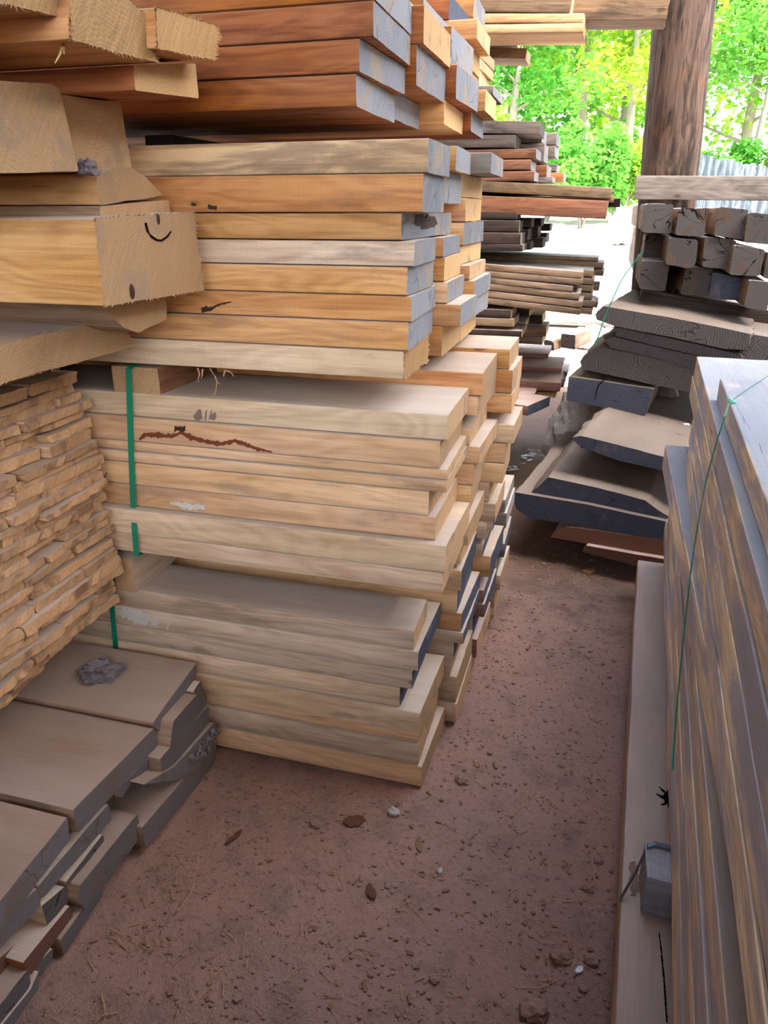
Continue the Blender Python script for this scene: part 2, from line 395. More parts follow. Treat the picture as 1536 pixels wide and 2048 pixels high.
column([(978, 304, 344, 'grey', 'e_grey'), (925, 350, 393, 'gold', 'e_fresh'), (928, 397, 443, 'gold', 'e_fresh'), (929, 445.5, 489, 'tan', 'e_grey'), (922, 494, 530, 'gold', 'e_fresh'), (937, 531, 560, 'gold', 'e_tan'),
   (948, 562, 600, 'gold', 'e_grey'), (940, 601, 641, 'grey', 'e_grey'), (918, 654, 684, 'gold', 'e_fresh')], YB[2]+.01, YB[3], w % 'hindmost', g, LOOK)

g = 'planks of the green-strapped third bundle'; w = '%s column of green-strapped bundle'
YCc = [YC, 1.905, 2.21, 2.46]
Cf = column([(893, 832, 881, 'pale', 'e_tan'), (878, 887.5, 938, 'tan', 'e_tan'), (891, 941, 962, 'tan', 'e_tan'), (891, 963, 984, 'tan', 'e_tan'), (859, 988, 1034, 'tan', 'e_tan'),
   (869, 1036, 1080, 'tan', 'e_tan'), (896, 1090, 1142, 'pale', 'e_tan'), (886, 1142.6, 1182.6, 'pale', 'e_tan')], YC, YCc[1], w % 'front', g, LOOK, dy={6: (-.018, -.018), 7: (-.014, -.014)})
column([(963.6, 746, 792, 'gold', 'e_tan'), (957.7, 794.7, 833, 'tan', 'e_tan'), (940, 858, 896, 'tan', 'e_tan'), (962, 890, 930, 'tan', 'e_tan'), (946, 930, 972, 'tan', 'e_tan'),
   (938, 974, 1010, 'tan', 'e_tan'), (926, 1012, 1050, 'pale', 'e_tan'), (936, 1052, 1094, 'pale', 'e_tan'), (922, 1095, 1132, 'pale', 'e_tan')], YCc[1], YCc[2], w % 'second', g, LOOK)
column([(1019, 699, 739, 'gold', 'e_tan'), (1025, 750, 786, 'gold', 'e_tan'), (1022, 790, 828, 'yellow', 'e_tan'), (1027.6, 850, 887, 'pale', 'e_tan'), (1008, 889, 927, 'tan', 'e_tan'), (1004, 929, 966, 'tan', 'e_tan'),
   (980, 968, 1006, 'pale', 'e_tan'), (990, 1008, 1044, 'greytan', 'e_tan'), (972, 1046, 1080, 'greytan', 'e_tan')], YCc[2], YCc[3], w % 'hindmost', g, LOOK)

g = 'planks of the lowest bundle on the dirt'; w = '%s column of bundle on dirt'
Df = column([(824.5, 1265, 1303.5, 'greytan', 'e_tan'), (836, 1306, 1344.5, 'greytan', 'e_slate'), (822.5, 1345.5, 1378, 'greytan', 'e_slate'), (802, 1378, 1416, 'pale', 'e_slate'), (844, 1421, 1466, 'pale', 'e_tan'),
   (836, 1466.5, 1489, 'tan', 'e_tan'), (835, 1491, 1531, 'greytan', 'e_tan'), (846, 1535, 1575, 'tan', 'e_tan')], YC, 1.885, w % 'front', g, LOOK, dy={0: (0, -.1), 4: (-.012, 0)})
column([(921, 1142, 1182, 'tan', 'e_slate'), (913, 1186, 1228, 'tan', 'e_slate'), (925, 1228, 1266, 'yellow', 'e_slate'), (927, 1266, 1288, 'greytan', 'e_slate'), (905, 1290, 1322, 'greytan', 'e_slate'),
   (900, 1324, 1354, 'greytan', 'e_tan'), (912, 1356, 1408, 'greytan', 'e_tan'), (912, 1410, 1447, 'greytan', 'e_tan')], 1.9, 2.2, w % 'second', g, LOOK)
column([(984, 1040, 1064, 'greytan', 'e_slate'), (965, 1090, 1112, 'greytan', 'e_slate'), (982, 1116, 1158, 'tan', 'e_slate'), (967, 1182, 1208, 'redgrey', 'e_slate'), (969, 1210, 1237, 'redgrey', 'e_slate'),
   (945, 1240, 1278, 'greytan', 'e_slate'), (955, 1280, 1316, 'redgrey', 'e_tan'), (942, 1318, 1352, 'greytan', 'e_tan')], 2.21, 2.5, w % 'third', g, LOOK)
column([(1010, 1000, 1024, 'grey', 'e_grey'), (1012, 1028, 1056, 'grey', 'e_grey'), (1000, 1060, 1086, 'grey', 'e_slate'), (1006, 1090, 1116, 'grey', 'e_slate'), (995, 1118, 1150, 'tan', 'e_grey'), (1000, 1152, 1180, 'greytan', 'e_tan'), (990, 1182, 1216, 'greytan', 'e_tan'), (985, 1218, 1240, 'greytan', 'e_tan')], 2.51, 2.8, w % 'hindmost', g, LOOK)

# spacers between the bundles: the visible ones, and their fellows further in
def spacer(x0, x1, yt, yb, Y0, Y1, side, end, label):
    a, b = onY(x0, yt, Y0), onY(x1, yb, Y0)
    o = Vector(((a.x+b.x)/2, Y0, (a.z+b.z)/2)); w, h = (b.x-a.x)/2, (a.z-b.z)/2
    return tag(solid('spacer_block', [(-w, -h), (w, -h), (w, h), (-w, h)], Y1-Y0, frame(o, (0, 1, 0)), side, end, endj=.004), label, 'spacer', 'spacers between the bundles')
zBb = min((o.matrix_world @ v.co).z for o in B1[-1:] for v in o.data.vertices)
sp1 = spacer(222, 322, 731, 792, YC+.01, 2.4, 'red', 'e_tan', 'brown spacer block under the green strap, lifting the second bundle')
sp2 = spacer(222, 272, 1113, 1186, YC-.005, 2.4, 'greytan', 'e_tan', 'grey-brown spacer block on lowest bundle under the strapped bundle')
zt = Df[0].matrix_world.translation.z+.037
_p = onY(600, 262, YC+.12)
tag(solid('spacer_block', [(-.045, -.026), (.045, -.026), (.045, .026), (-.045, .026)], 1.0, frame(Vector((-1.2, YC+.4, 1.663)), (0, 1, 0)), 'dark', 'e_dusty'), 'dark spacer block in the gap under the overhanging top bundle', 'spacer', 'spacers between the bundles')

# green strapping
def strap_down(px, z1=None):
    return [onY(x, y, YC-(.026 if 1040 < y < 1115 else .004)) for x, y in px]
p = strap_down([(257, 738), (259, 800), (262, 900), (266, 1000), (267, 1030), (269, 1062), (273, 1112)])
p = [Vector((p[0].x, YC+.3, p[0].z+.006)), Vector((p[0].x, YC+.02, p[0].z+.006))]+p+[Vector((p[-1].x, YC+.2, p[-1].z-.004))]
tag(ribbon('strapping_band', p, .0165, .0012, 'strap', (1, 0, 0)), 'flat green strap running down the front of the third bundle', 'strap', 'green straps')
p = strap_down([(218, 1128), (222, 1190), (228, 1260), (236, 1340), (245, 1420)])
p = [Vector((p[0].x, YC+.3, p[0].z+.006)), Vector((p[0].x, YC+.01, p[0].z+.006))]+p
tag(ribbon('strapping_band', p, .0165, .0012, 'strap', (1, 0, 0)), 'green strap end beside the lath pile, on the lowest bundle', 'strap', 'green straps')

def on_face(o, x, y, lift=.0009):
    inv = o.matrix_world.inverted(); d = ray(x, y).normalized()
    ok, p, nn, _ = o.ray_cast(inv @ EYE, inv.to_3x3() @ d)
    return (o.matrix_world @ p)+(o.matrix_world.to_3x3() @ nn)*lift if ok else None
def stain(o, path, mat, label, name='stain_mark', cut=2, seedv=0):
    """a mark soaked into the face of o: path = (x, y, half width) along its middle"""
    P = []
    for a, b in zip(path, path[1:]):
        k = max(2, int(math.hypot(b[0]-a[0], b[1]-a[1])/3)); P += [tuple(a[i]+(b[i]-a[i])*j/k for i in range(3)) for j in range(k)]
    P.append(path[-1]); bm = bmesh.new(); prev = None
    for i, (x, y, w_) in enumerate(P):
        q = P[min(i+1, len(P)-1)]; r_ = P[max(0, i-1)]; dx, dy = q[0]-r_[0], q[1]-r_[1]; l = math.hypot(dx, dy) or 1
        w1 = w_*(1+.8*noise.noise(Vector((x*.2, y*.2, seedv)))+.5*noise.noise(Vector((x*.5, y*.5, seedv)))); w2 = w_*(1+.8*noise.noise(Vector((x*.2, y*.2, seedv+9)))+.5*noise.noise(Vector((x*.5, y*.5, seedv))))
        row = [on_face(o, x-dy/l*s, y+dx/l*s) for s in (-w1, -w1*.33, w2*.33, w2)]
        if any(p is None for p in row): prev = None; continue
        row = [bm.verts.new(p) for p in row]
        if prev:
            for j in range(3): bm.faces.new((prev[j], prev[j+1], row[j+1], row[j]))
        prev = row
    if bm.faces: mesh_from(bm, name, [M[mat]], o)['label'] = label
    else: bm.free()
bpy.context.view_layer.update()
M['st_red'] = simple('red_brown_stain', S(120, 62, 38), .85, .2, .25, 60)
M['st_dark'] = simple('dark_stain', S(62, 44, 34), .85, .2, .3, 60)
M['st_grey'] = simple('grey_water_stain', S(128, 108, 92), .85, .2, .2, 40)
M['st_white'] = simple('whitish_mould', S(206, 198, 186), .9, .2, .15, 50)
stain(Cf[1], [(222, 876, 2), (250, 884, 4), (275, 884, 2), (290, 869, 4), (315, 870, 5), (345, 872, 4), (362, 865, 3), (385, 876, 5), (420, 884, 4), (440, 888, 4), (470, 882, 4), (490, 888, 4), (515, 898, 3), (545, 904, 1)], 'st_red', 'wavy red-brown stain', seedv=1)
stain(Cf[1], [(349, 857, 5), (371, 858, 5)], 'st_dark', 'small dark patch', seedv=2)
stain(Cf[0], [(388, 835, 4), (404, 828, 12), (420, 830, 13), (432, 836, 4)], 'st_grey', 'grey water stain', seedv=3)
stain(Cf[4], [(210, 950, 6), (226, 955, 14), (238, 962, 8)], 'st_grey', 'grey blotch', seedv=4)
stain(B1[5], [(366, 622, 5), (385, 625, 6), (400, 620, 7), (420, 618, 4), (440, 609, 2), (464, 603, 1)], 'st_dark', 'dark burn-like streak', seedv=5)
stain(B1[1], [(383, 408, 3), (392, 410, 3)], 'st_dark', 'small dark nick', seedv=6); stain(B1[1], [(416, 414, 4), (434, 416, 4)], 'st_dark', 'small dark nick', seedv=7)
stain(B1[2], [(830, 436, 8), (846, 440, 14), (858, 446, 12), (872, 440, 7)], 'st_dark', 'dark torn corner', seedv=8)
stain(Df[1], [(236, 1222, 8), (270, 1232, 12), (310, 1244, 10), (350, 1256, 7), (400, 1270, 4), (430, 1278, 1)], 'st_white', 'whitish sapwood band', seedv=9)
stain(Df[1], [(650, 1314, 2), (700, 1316, 5), (760, 1324, 11), (800, 1328, 14), (832, 1330, 12)], 'st_white', 'whitish mould patch', seedv=10)
stain(Cf[5], [(340, 1005, 2), (375, 1012, 7), (410, 1014, 4)], 'st_white', 'whitish patch', seedv=11)

# hanging shreds on the lowest plank of the second bundle, a part of that plank
bm = bmesh.new()
for path in ([(395, 736), (399, 748), (396, 758), (398, 764)], [(405, 738), (404, 752), (402, 757)], [(420, 738), (430, 752), (434, 764), (432, 780), (429, 792)], [(450, 741), (447, 752), (452, 758)], [(452, 741), (462, 745), (468, 753)], [(434, 764), (440, 768)]):
    tube(bm, [onY(x, y, YC-.004-.006*i) for i, (x, y) in enumerate(path)], .0022, .0008)
mesh_from(bm, 'wood_shred', [M['straw']], B1[-1])

# ------------------------------------------------------------------ left: low stack on the dirt
A_ = (-1, 0, 0)
def endX(name, poly, X, L, side, end, label, cat='plank', group=None, tilt=0., **kw):
    return prism(name, poly, (1, 0, 0), X, (-1, 0, tilt), L, side, end, label, cat, group, **kw)
g = 'boards of the low dusty stack'
endX('plank', [(394, 1324), (391, 1354), (322, 1466), (306, 1452), (306, 1446), (330, 1412)], -.985, 1.6, 'dusty', 'e_dusty', 'wide dust-covered plank with the mud clod on top', group=g, rough=.002)
endX('plank', [(309, 1455), (316, 1495), (156, 1666), (146, 1620)], -.985, 1.6, 'dusty', 'e_dusty', 'wide dusty plank in the middle of the low stack top', group=g)
endX('plank', [(136, 1633), (139, 1680), (-90, 1985), (-90, 1915)], -.985, 1.4, 'dusty', 'e_dusty', 'wide dusty plank on the low stack, nearest the camera', group=g)
endX('plank', [(401, 1362), (415, 1398), (411, 1409), (386, 1384)], -.965, 1.5, 'greytan', 'e_dusty', 'small wedge-ended board tucked under the clod plank', group=g)
endX('plank', [(394, 1389), (413, 1410), (339, 1505), (346, 1443)], -.95, 1.5, 'dusty', 'e_dusty', 'pointed dusty board second down under the clod plank', group=g)
endX('plank', [(416, 1412), (419, 1443), (326, 1556), (320, 1518), (345, 1490)], -.95, 1.5, 'dusty', 'e_dusty', 'grey-ended board third down under the clod plank', group=g)
bk = endX('plank', [(430, 1444), (437, 1466), (425, 1492), (395, 1535), (350, 1562), (288, 1569), (325, 1546), (345, 1535)], -.945, 1.5, 'dusty', 'e_dusty', 'rough slab with crusted bark edge above the bottom board', group=g, rough=.004)
bm = bmesh.new()
for i in range(70):
    t = random.random(); px = (433-48*t+random.uniform(-9, 9), 1462+58*t+random.uniform(-7, 9))
    c_ = onX(px[0], px[1], -.942+random.uniform(-.004, .004)); s_ = random.uniform(.004, .010)
    bmesh.ops.create_icosphere(bm, subdivisions=1, radius=s_, matrix=Matrix.Translation(c_) @ Matrix.Diagonal((random.uniform(.6, 1.3), random.uniform(.6, 1.3), random.uniform(.6, 1.3), 1)))
for v in bm.verts: v.co += noise.noise_vector(v.co*120)*.003
mesh_from(bm, 'bark_edge', [M['bark']], bk)['label'] = 'crumbling grey bark crust'
endX('plank', [(433, 1482), (430, 1530), (292, 1696), (284, 1655)], -.955, 1.6, 'dusty', 'e_dusty', 'bottom board of the low stack with long grey end against dirt', group=g)
endX('plank', [(315, 1500), (318, 1512), (250, 1585), (245, 1597), (228, 1593), (230, 1580)], -.985, 1.4, 'dark', 'e_dusty', 'dark round-cornered board right under the middle dusty plank', group=g)
endX('plank', [(275, 1628), (284, 1671), (172, 1816), (155, 1802), (160, 1770)], -.97, 1.5, 'dusty', 'e_dusty', 'cracked grey-ended board beside the bottom board of low stack', group=g, rough=.003)
endX('plank', [(217, 1608), (224, 1638), (86, 1797), (76, 1772)], -1.0, 1.5, 'greytan', 'e_dusty', 'grey-brown board below the middle dusty plank with chipped face', group=g, rough=.003)
endX('plank', [(206, 1668), (213, 1701), (155, 1780), (131, 1765)], -.995, 1.5, 'greytan', 'e_tie', 'strongly grained short end beneath the chipped board', group=g)
endX('plank', [(75, 1776), (82, 1812), (-60, 1958), (-60, 1905)], -1.0, 1.4, 'greytan', 'e_dusty', 'grey board below the nearest dusty plank', group=g)
endX('plank', [(130, 1774), (137, 1804), (95, 1850), (84, 1812)], -.995, 1.4, 'greytan', 'e_tie', 'short grained end by the dark hole in the low stack', group=g)
endX('plank', [(140, 1810), (146, 1832), (62, 1950), (46, 1926)], -.985, 1.4, 'orange', 'e_red', 'orange-brown board low in the stack near the camera', group=g)
endX('plank', [(80, 1845), (95, 1858), (46, 1920), (-40, 1990), (-40, 1950)], -1.03, 1.4, 'orange', 'e_red', 'orange-brown board behind the other orange one in low stack', group=g)
endX('plank', [(203, 1770), (206, 1790), (128, 1912), (121, 1880), (160, 1825)], -.975, 1.4, 'dusty', 'e_dusty', 'splintered board end near the dirt below the cracked board', group=g, rough=.004)
endX('plank', [(56, 1938), (64, 1975), (-40, 2110), (-40, 2060)], -.985, 1.4, 'dusty', 'e_dusty', 'dusty board below the orange ones in low stack', group=g)
endX('plank', [(107, 1896), (105, 1915), (82, 1952), (76, 1928)], -.985, 1.4, 'greytan', 'e_dusty', 'small end by the dirt under the orange board', group=g)
endX('plank', [(78, 1940), (78, 1985), (0, 2100), (-20, 2080), (60, 1980)], -.98, 1.4, 'greytan', 'e_dusty', 'lowest dark end of the low stack nearest the camera', group=g)
p = onZ(207, 1352, .3)
cl = lump('dirt_clod', onZ(207, 1356, onX(350, 1390, -.985).z), (.058, .034, .030), 'clod', .55, 4, 1.8, 3); cl.rotation_euler.z = .25
tag(cl, 'dry grey mud clod lying on a wide dusty plank', 'clod')

# ------------------------------------------------------------------ left: pile of thin rough laths
g = 'laths of the jagged pile'
prof_px = [(128, 738), (150, 770), (170, 830), (185, 870), (190, 930), (212, 962), (205, 1000), (216, 1060), (232, 1110), (234, 1190), (205, 1235), (190, 1262)]
PZ = [onY(x, y, 1.55) for x, y in prof_px]
def lathX(z):
    for a, b in zip(PZ, PZ[1:]):
        if b.z <= z <= a.z: return a.x+(b.x-a.x)*(a.z-z)/(a.z-b.z)
    return PZ[0].x if z > PZ[0].z else PZ[-1].x
z = PZ[0].z+.018; zb_l = PZ[-1].z-.03; k = 0
rl = random.Random(11); LW = ['far', 'second', 'third', 'fourth', 'fifth', 'sixth', 'seventh']
lath_top = z
while z > zb_l:
    th = rl.choice([.017, .020, .022, .024, .027]); lo_ = rl.uniform(-.012, .012); Y = 1.575-rl.random()*.02; j = 0
    while Y > .82:
        wd = rl.choice([.1, .14, .18, .24, .3, .36])*rl.uniform(.85, 1.1); y0 = max(.78, Y-wd)
        X = lathX(z-th/2)+lo_+(rl.uniform(-.007, .007) if rl.random() < .82 else rl.uniform(-.045, .012))
        if z < PZ[-3].z: Y_ = min(Y, 1.55-(PZ[-3].z-z)*3.2)
        else: Y_ = Y
        if Y_-y0 > .03:
            w2, h2 = (Y_-y0)/2, th/2
            tl = rl.choice([0, 0, 0, .25, .4])*h2; tr = rl.choice([0, 0, .3, .6])*h2
            m = frame(Vector((X, (Y_+y0)/2, z-h2)), (-1, rl.uniform(-.03, .03), rl.uniform(-.004, .004)))
            cut = rl.uniform(-.07, .07)
            ob = solid('lath', [(-w2+.002, -h2+tl), (w2-.004, -h2), (w2-.002, h2-tr), (-w2+.003, h2)], rl.uniform(.9, 1.2), m, 'lath', 'e_lath', r=.0015, xs=.09, step=.02, rough=.0011, endj=.009, skew=lambda p: p.y*cut)
            tag(ob, 'thin rough lath, %s layer of jagged pile, %s from centre stack' % (ORD[k] if k else 'top', LW[j]), 'lath', g)
            j += 1
        Y = y0-rl.choice([.0015, .0015, .002, .012])
    z -= th+.0008; k += 1
lath_bot = z
for yy in (.9, 1.35):
    tag(solid('spacer_block', [(-.04, 0), (.04, 0), (.04, lath_bot-.33), (-.04, lath_bot-.33)], .1, frame(Vector((-1.5, yy, .33)), (0, 1, 0)), 'dark', 'e_dusty'), 'dark spacer block hidden under the lath pile', 'spacer', 'spacers under the lath pile')

# ------------------------------------------------------------------ left: heavy timbers on the lath pile
g = 'heavy timbers above the lath pile'
endX('slab', [(-160, 725), (0, 688), (215, 640), (243, 653), (262, 673), (263, 694), (215, 708), (0, 768), (-160, 815)], -1.02, 1.4, 'dusty', 'e_tan', 'thick slab with striped sawn end lying on the lath pile', 'slab', g, rough=.003, fuzz=200)
endX('slab', [(205, 611), (330, 592), (334, 612), (332, 640), (278, 667), (248, 655)], -.93, 1.4, 'dusty', 'e_tan', 'half-round ringed log slab under the big golden timber', 'slab', g, rough=.003)
bt = endX('timber', [(187, 437), (384, 424), (390, 450), (400, 520), (406, 545), (405, 580), (210, 613)], -.86, 1.3, 'yellow', 'e_tan', 'big golden timber with curved crack and knot hole in end', 'timber', g, fuzz=260, endj=.004)
# the drying check and knots in its end
def endmark(px, X, r, name, label):
    bm = bmesh.new(); tube(bm, [onX(x, y, X) for x, y in px], r, r*.6, 6); o = mesh_from(bm, name, [M['black']], bt); o['label'] = label
endmark([(291, 446), (295, 462), (303, 473), (313, 480), (323, 481), (334, 474), (342, 463)], -.8592, .0028, 'drying_crack', 'dark curved crack')
bm = bmesh.new()
for (x, y, a, b) in ((316, 438, .006, .011), (264, 583, .008, .014)):
    bmesh.ops.create_uvsphere(bm, u_segments=14, v_segments=8, radius=1, matrix=Matrix.Translation(onX(x, y, -.8595)) @ Matrix.Diagonal((.003, a, b, 1)))
mesh_from(bm, 'knot', [M['st_dark']], bt)['label'] = 'dark knot'
endX('plank', [(200, 413), (338, 400), (340, 426), (200, 432)], -.93, 1.3, 'dusty', 'e_tan', 'thin board sandwiched between the big golden timber and log slab', 'plank', g)
endX('slab', [(193, 350), (228, 335), (262, 333), (290, 352), (327, 390), (270, 402), (200, 411), (193, 380)], -.94, 1.3, 'tan', 'e_tan', 'domed log slab with grey-ringed end above the thin board', 'slab', g, rough=.003)
endX('timber', [(-110, 152), (0, 160), (104, 168), (119, 177), (158, 343), (0, 346), (-110, 348)], -.9, 1.2, 'tan', 'e_tan', 'massive square timber end with slanting saw grain', 'timber', g)
endX('timber', [(122, 190), (241, 206), (250, 262), (263, 336), (160, 346), (128, 300)], -.95, 1.2, 'tan', 'e_tan', 'upright timber end with dark knot beside the massive timber', 'timber', g, rough=.002)
tag(lump('dirt_clod', onX(176, 352, -.93), (.02, .016, .016), 'clod', .6, 3, 2, 9), 'small dark crumb of mud wedged between timber ends', 'clod')
g = 'boards jutting out above the heavy timbers'
b1 = endX('plank', [(138, -60), (205, -45), (300, 36), (307, 44), (313, 124), (143, 79), (138, 42)], -.76, 1.2, 'gold', 'e_rough', 'thick furry-ended board overhead with hanging splinter', 'plank', g, fuzz=350, endj=.005)
endX('plank', [(-120, -60), (135, -70), (138, 38), (0, 6), (-120, -25)], -.78, 1.2, 'gold', 'e_rough', 'board overhead, partly hidden past the furry-ended board', 'plank', g, fuzz=200)
endX('plank', [(312, 14), (432, 51), (435, 75), (429, 119), (316, 97)], -.74, 1.2, 'gold', 'e_rough', 'smaller furry square end overhead next to the thick board', 'plank', g, fuzz=450, endj=.005)
endX('plank', [(267, 130), (391, 127), (398, 197), (270, 181)], -.80, 1.2, 'orange', 'e_fresh', 'smooth-ended board just under the two furry-ended boards', 'plank', g)
bm = bmesh.new()
for path in ([(133, 82), (124, 100), (118, 112), (110, 126)], [(131, 84), (128, 98), (128, 108)], [(129, 84), (121, 103), (118, 115)]):
    tube(bm, [onX(x, y, -.80+.01*i) for i, (x, y) in enumerate(path)], .003, .0007)
mesh_from(bm, 'splinter', [M['e_fresh']], b1)

# ------------------------------------------------------------------ right: long stack beside the aisle
RA = Vector((.052, .99865, 0)).normalized(); RB = Vector((RA.y, -RA.x, 0))
def rplank(px, zt, th, W, side, end, label, L=4.2, group='planks of the long stack beside the aisle', cat='plank', **kw):
    c = onZ(px[0], px[1], zt); o = c+RB*(W/2)-Vector((0, 0, th/2))
    ob = solid('plank', [(-W/2, -th/2), (W/2, -th/2), (W/2, th/2), (-W/2, th/2)], L, frame(o, -RA), side, end, xs=.1, skew=lambda p: 0, **kw)
    return tag(ob, label, cat, group), c
rplank((1276, 1120), 0.15, .09, .36, 'base', 'e_tan', 'wide dusty base plank with black knot hole beside the aisle', rough=.002)
bpy.context.view_layer.update()
_base = [o for o in COL.objects if str(o.get('label', '')).startswith('wide dusty base plank')][0]
for i, pth in enumerate([[(1350, 1600, 10), (1342, 1596, 16), (1333, 1594, 12), (1326, 1592, 3)], [(1336, 1590, 3), (1324, 1580, 2), (1318, 1574, 1)], [(1332, 1598, 3), (1320, 1592, 2), (1312, 1588, 1)], [(1338, 1604, 3), (1328, 1608, 2), (1322, 1610, 1)]]):
    stain(_base, pth, 'black', 'black knot hole with radiating cracks', 'knot', seedv=20+i)
stain(_base, [(1318, 1865, 1), (1322, 1900, 1.6), (1328, 1960, 2), (1334, 2046, 2)], 'black', 'long dark crack', 'drying_crack', seedv=25)
stain(_base, [(1262, 1725, 7), (1268, 1740, 9), (1270, 1780, 9), (1266, 1792, 5)], 'st_grey', 'grey strap mark', seedv=26)
def rp(u, far, z0, z1, W, side, label, rot=0., **kw):
    """u: setback of the aisle face from the base plank's edge, far: Y of the far end"""
    base = Vector((.258, 2.93, 0)); o = base+RA*((far-2.93)/RA.y)+RB*(u+W/2)+Vector((0, 0, (z0+z1)/2)); ax = Matrix.Rotation(rot, 3, 'Z') @ -RA
    h = (z1-z0)/2
    ob = solid('plank', [(-W/2, -h), (W/2, -h), (W/2, h), (-W/2, h)], 4.2, frame(o, ax), side, 'e_tan', xs=.06, r=kw.pop('r', .002), **kw)
    return tag(ob, label, 'plank', 'planks of the long stack beside the aisle')
w = 'long stack beside the aisle'
rp(.085, 2.98, .25, .34, .33, 'streak', 'round-ended streaked plank lowest but one in the %s' % w, r=.012, rough=.004)
rp(.089, 2.95, .341, .42, .33, 'streak', 'blue-brown streaked plank third from bottom of the %s' % w, rough=.003)
rp(.090, 2.9, .421, .51, .33, 'streak', 'brown streaked plank fourth from bottom of the %s' % w, rough=.003)
rp(.093, 2.9, .511, .60, .33, 'streak', 'purple-brown plank fifth from bottom of the %s' % w, rough=.003)
rp(.035, 2.84, .601, .69, .34, 'streaktop', 'blue-topped plank jutting into the aisle from the %s' % w, rot=.042)
rp(.094, 2.55, .691, .765, .3, 'streak', 'narrow-edged grey plank on the jutting plank of the %s' % w)
rp(.098, 2.62, .766, .85, .3, 'streak', 'light-ended plank fourth from top of the %s' % w, rough=.003)
rp(.099, 2.97, .851, .925, .33, 'streak', 'golden-faced plank third from top of the %s' % w, rough=.002)
rp(.104, 2.97, .926, .998, .4, 'streaktop', 'pale-topped plank second from top of the %s, cracked end' % w)
rp(.125, 2.26, .999, 1.06, .42, 'streaktop', 'bluish top plank of the %s under green cord' % w)
# second file of planks beyond the first
for i, (z0, z1) in enumerate([(.0, .15), (.25, .34), (.341, .42), (.421, .51), (.511, .60), (.601, .69), (.691, .765), (.766, .85), (.851, .925)]):
    rp(.47, 2.8-.03*(i % 3), z0, z1, .3, 'streak', '%s plank from bottom in hidden second file of the %s' % (ORD[i] if i else 'first', w))
# spacer with the dark strap on the base plank
bc = onZ(1322, 1745, .25)
a, b, c, d = [onZ(x, y, .25) for x, y in ((1300, 1648), (1400, 1664), (1400, 1820), (1283, 1795))]
m = (a+d)/2; ax = RB
sb = solid('spacer_block', [(-.047, -.05), (.047, -.05), (.047, .05), (-.047, .05)], .34, frame(Vector((m.x, m.y, .2)), ax), 'block', 'e_grey', r=.006, rough=.002, skew=lambda p: -.06*p.y)
tag(sb, 'blue-grey sawn spacer block on base plank with dark strap over it', 'spacer')
q = [onZ(1240, 1800, .15), onZ(1268, 1752, .19), onZ(1296, 1692, .252), onZ(1310, 1688, .253), onZ(1352, 1700, .253), onZ(1420, 1716, .252)]
tag(ribbon('strapping_band', [v+Vector((0, 0, .002)) for v in q], .012, .0012, 'strapb', (0, 1, .0)), 'dark blue strap looped over the blue-grey spacer block', 'strap')
# thin dowels under the base plank
tag(solid('spacer_block', [(-.05, -.029), (.05, -.029), (.05, .029), (-.05, .029)], .7, frame(Vector((.2, 1.0, .03)), RB), 'dark', 'e_dusty'), 'dark bearer under the base plank near the camera', 'spacer', 'bearers under the long stack')
tag(solid('spacer_block', [(-.05, -.029), (.05, -.029), (.05, .029), (-.05, .029)], .7, frame(Vector((.3, 2.5, .03)), RB), 'dark', 'e_dusty'), 'dark bearer under the base plank at its far end', 'spacer', 'bearers under the long stack')
# green cord with its clip
c0 = onZ(1459, 803, 1.064)
yc = c0.y
cp = [onZ(1650, 700, 1.066), onZ(1536, 752, 1.066), onZ(1500, 775, 1.066), c0]
for x, y in ((1450, 832), (1430, 895), (1411, 965), (1396, 1045), (1381, 1145), (1369, 1255), (1359, 1355), (1351, 1440), (1347, 1500), (1345, 1540)):
    t_ = (y-832)/708; cp.append(onX(x, y, (c0.x-.03)*(1-t_)+.236*t_))
gc = ribbon('strapping_band', cp, .0105, .0018, 'strap', (.3, .95, 0)); tag(gc, 'thin green cord running over and down the long stack', 'strap')
bm = bmesh.new(); bmesh.ops.create_cube(bm, size=1, matrix=Matrix.Translation(c0+Vector((.006, 0, .002))) @ Matrix.Rotation(.5, 4, 'Y') @ Matrix.Diagonal((.02, .014, .006, 1)))
bmesh.ops.bevel(bm, geom=bm.edges[:], offset=.0015, segments=2, affect='EDGES')
mesh_from(bm, 'clip', [M['clip']], gc)

# ------------------------------------------------------------------ slabs beyond it
SN = Vector((.165, .9863, 0)).normalized(); SA = SN
def slab(poly, c, L, side, end, label, name='slab', cat='slab', g='dark live-edge slabs', axis=None, **kw):
    k = dict(rough=.002, step=.03); k.update(kw)
    return prism(name, poly, SN, c, axis or SA, L, side, end, label, cat, g, **k)
c1 = 3.10
slab([(1100, 1074), (1132, 1053), (1345, 1082), (1345, 1119)], c1, 1.4, 'redgrey', 'e_red', 'reddish plank under the lowest dark slab, above the dirt', 'plank', 'plank', 'reddish planks under the slabs')
slab([(1164, 1103), (1172, 1091), (1345, 1121), (1345, 1150), (1270, 1132)], c1-.03, 1.3, 'redgrey', 'e_red', 'lower reddish plank on the dirt under the dark slabs', 'plank', 'plank', 'reddish planks under the slabs')
slab([(1027, 984), (1180, 1010), (1345, 1046), (1400, 1060), (1400, 1094), (1345, 1084), (1180, 1054), (1060, 1036), (1030, 1018)], c1, 1.7, 'slab', 'e_slate', 'lowest wide live-edge slab with blue-black end', live=.02)
slab([(1094, 954), (1200, 976), (1292, 1001), (1318, 1022), (1338, 1034), (1320, 1037), (1200, 1012), (1060, 983)], c1+.03, 1.5, 'slab', 'e_slate', 'second slab from bottom with sloping bark edges', live=.02)
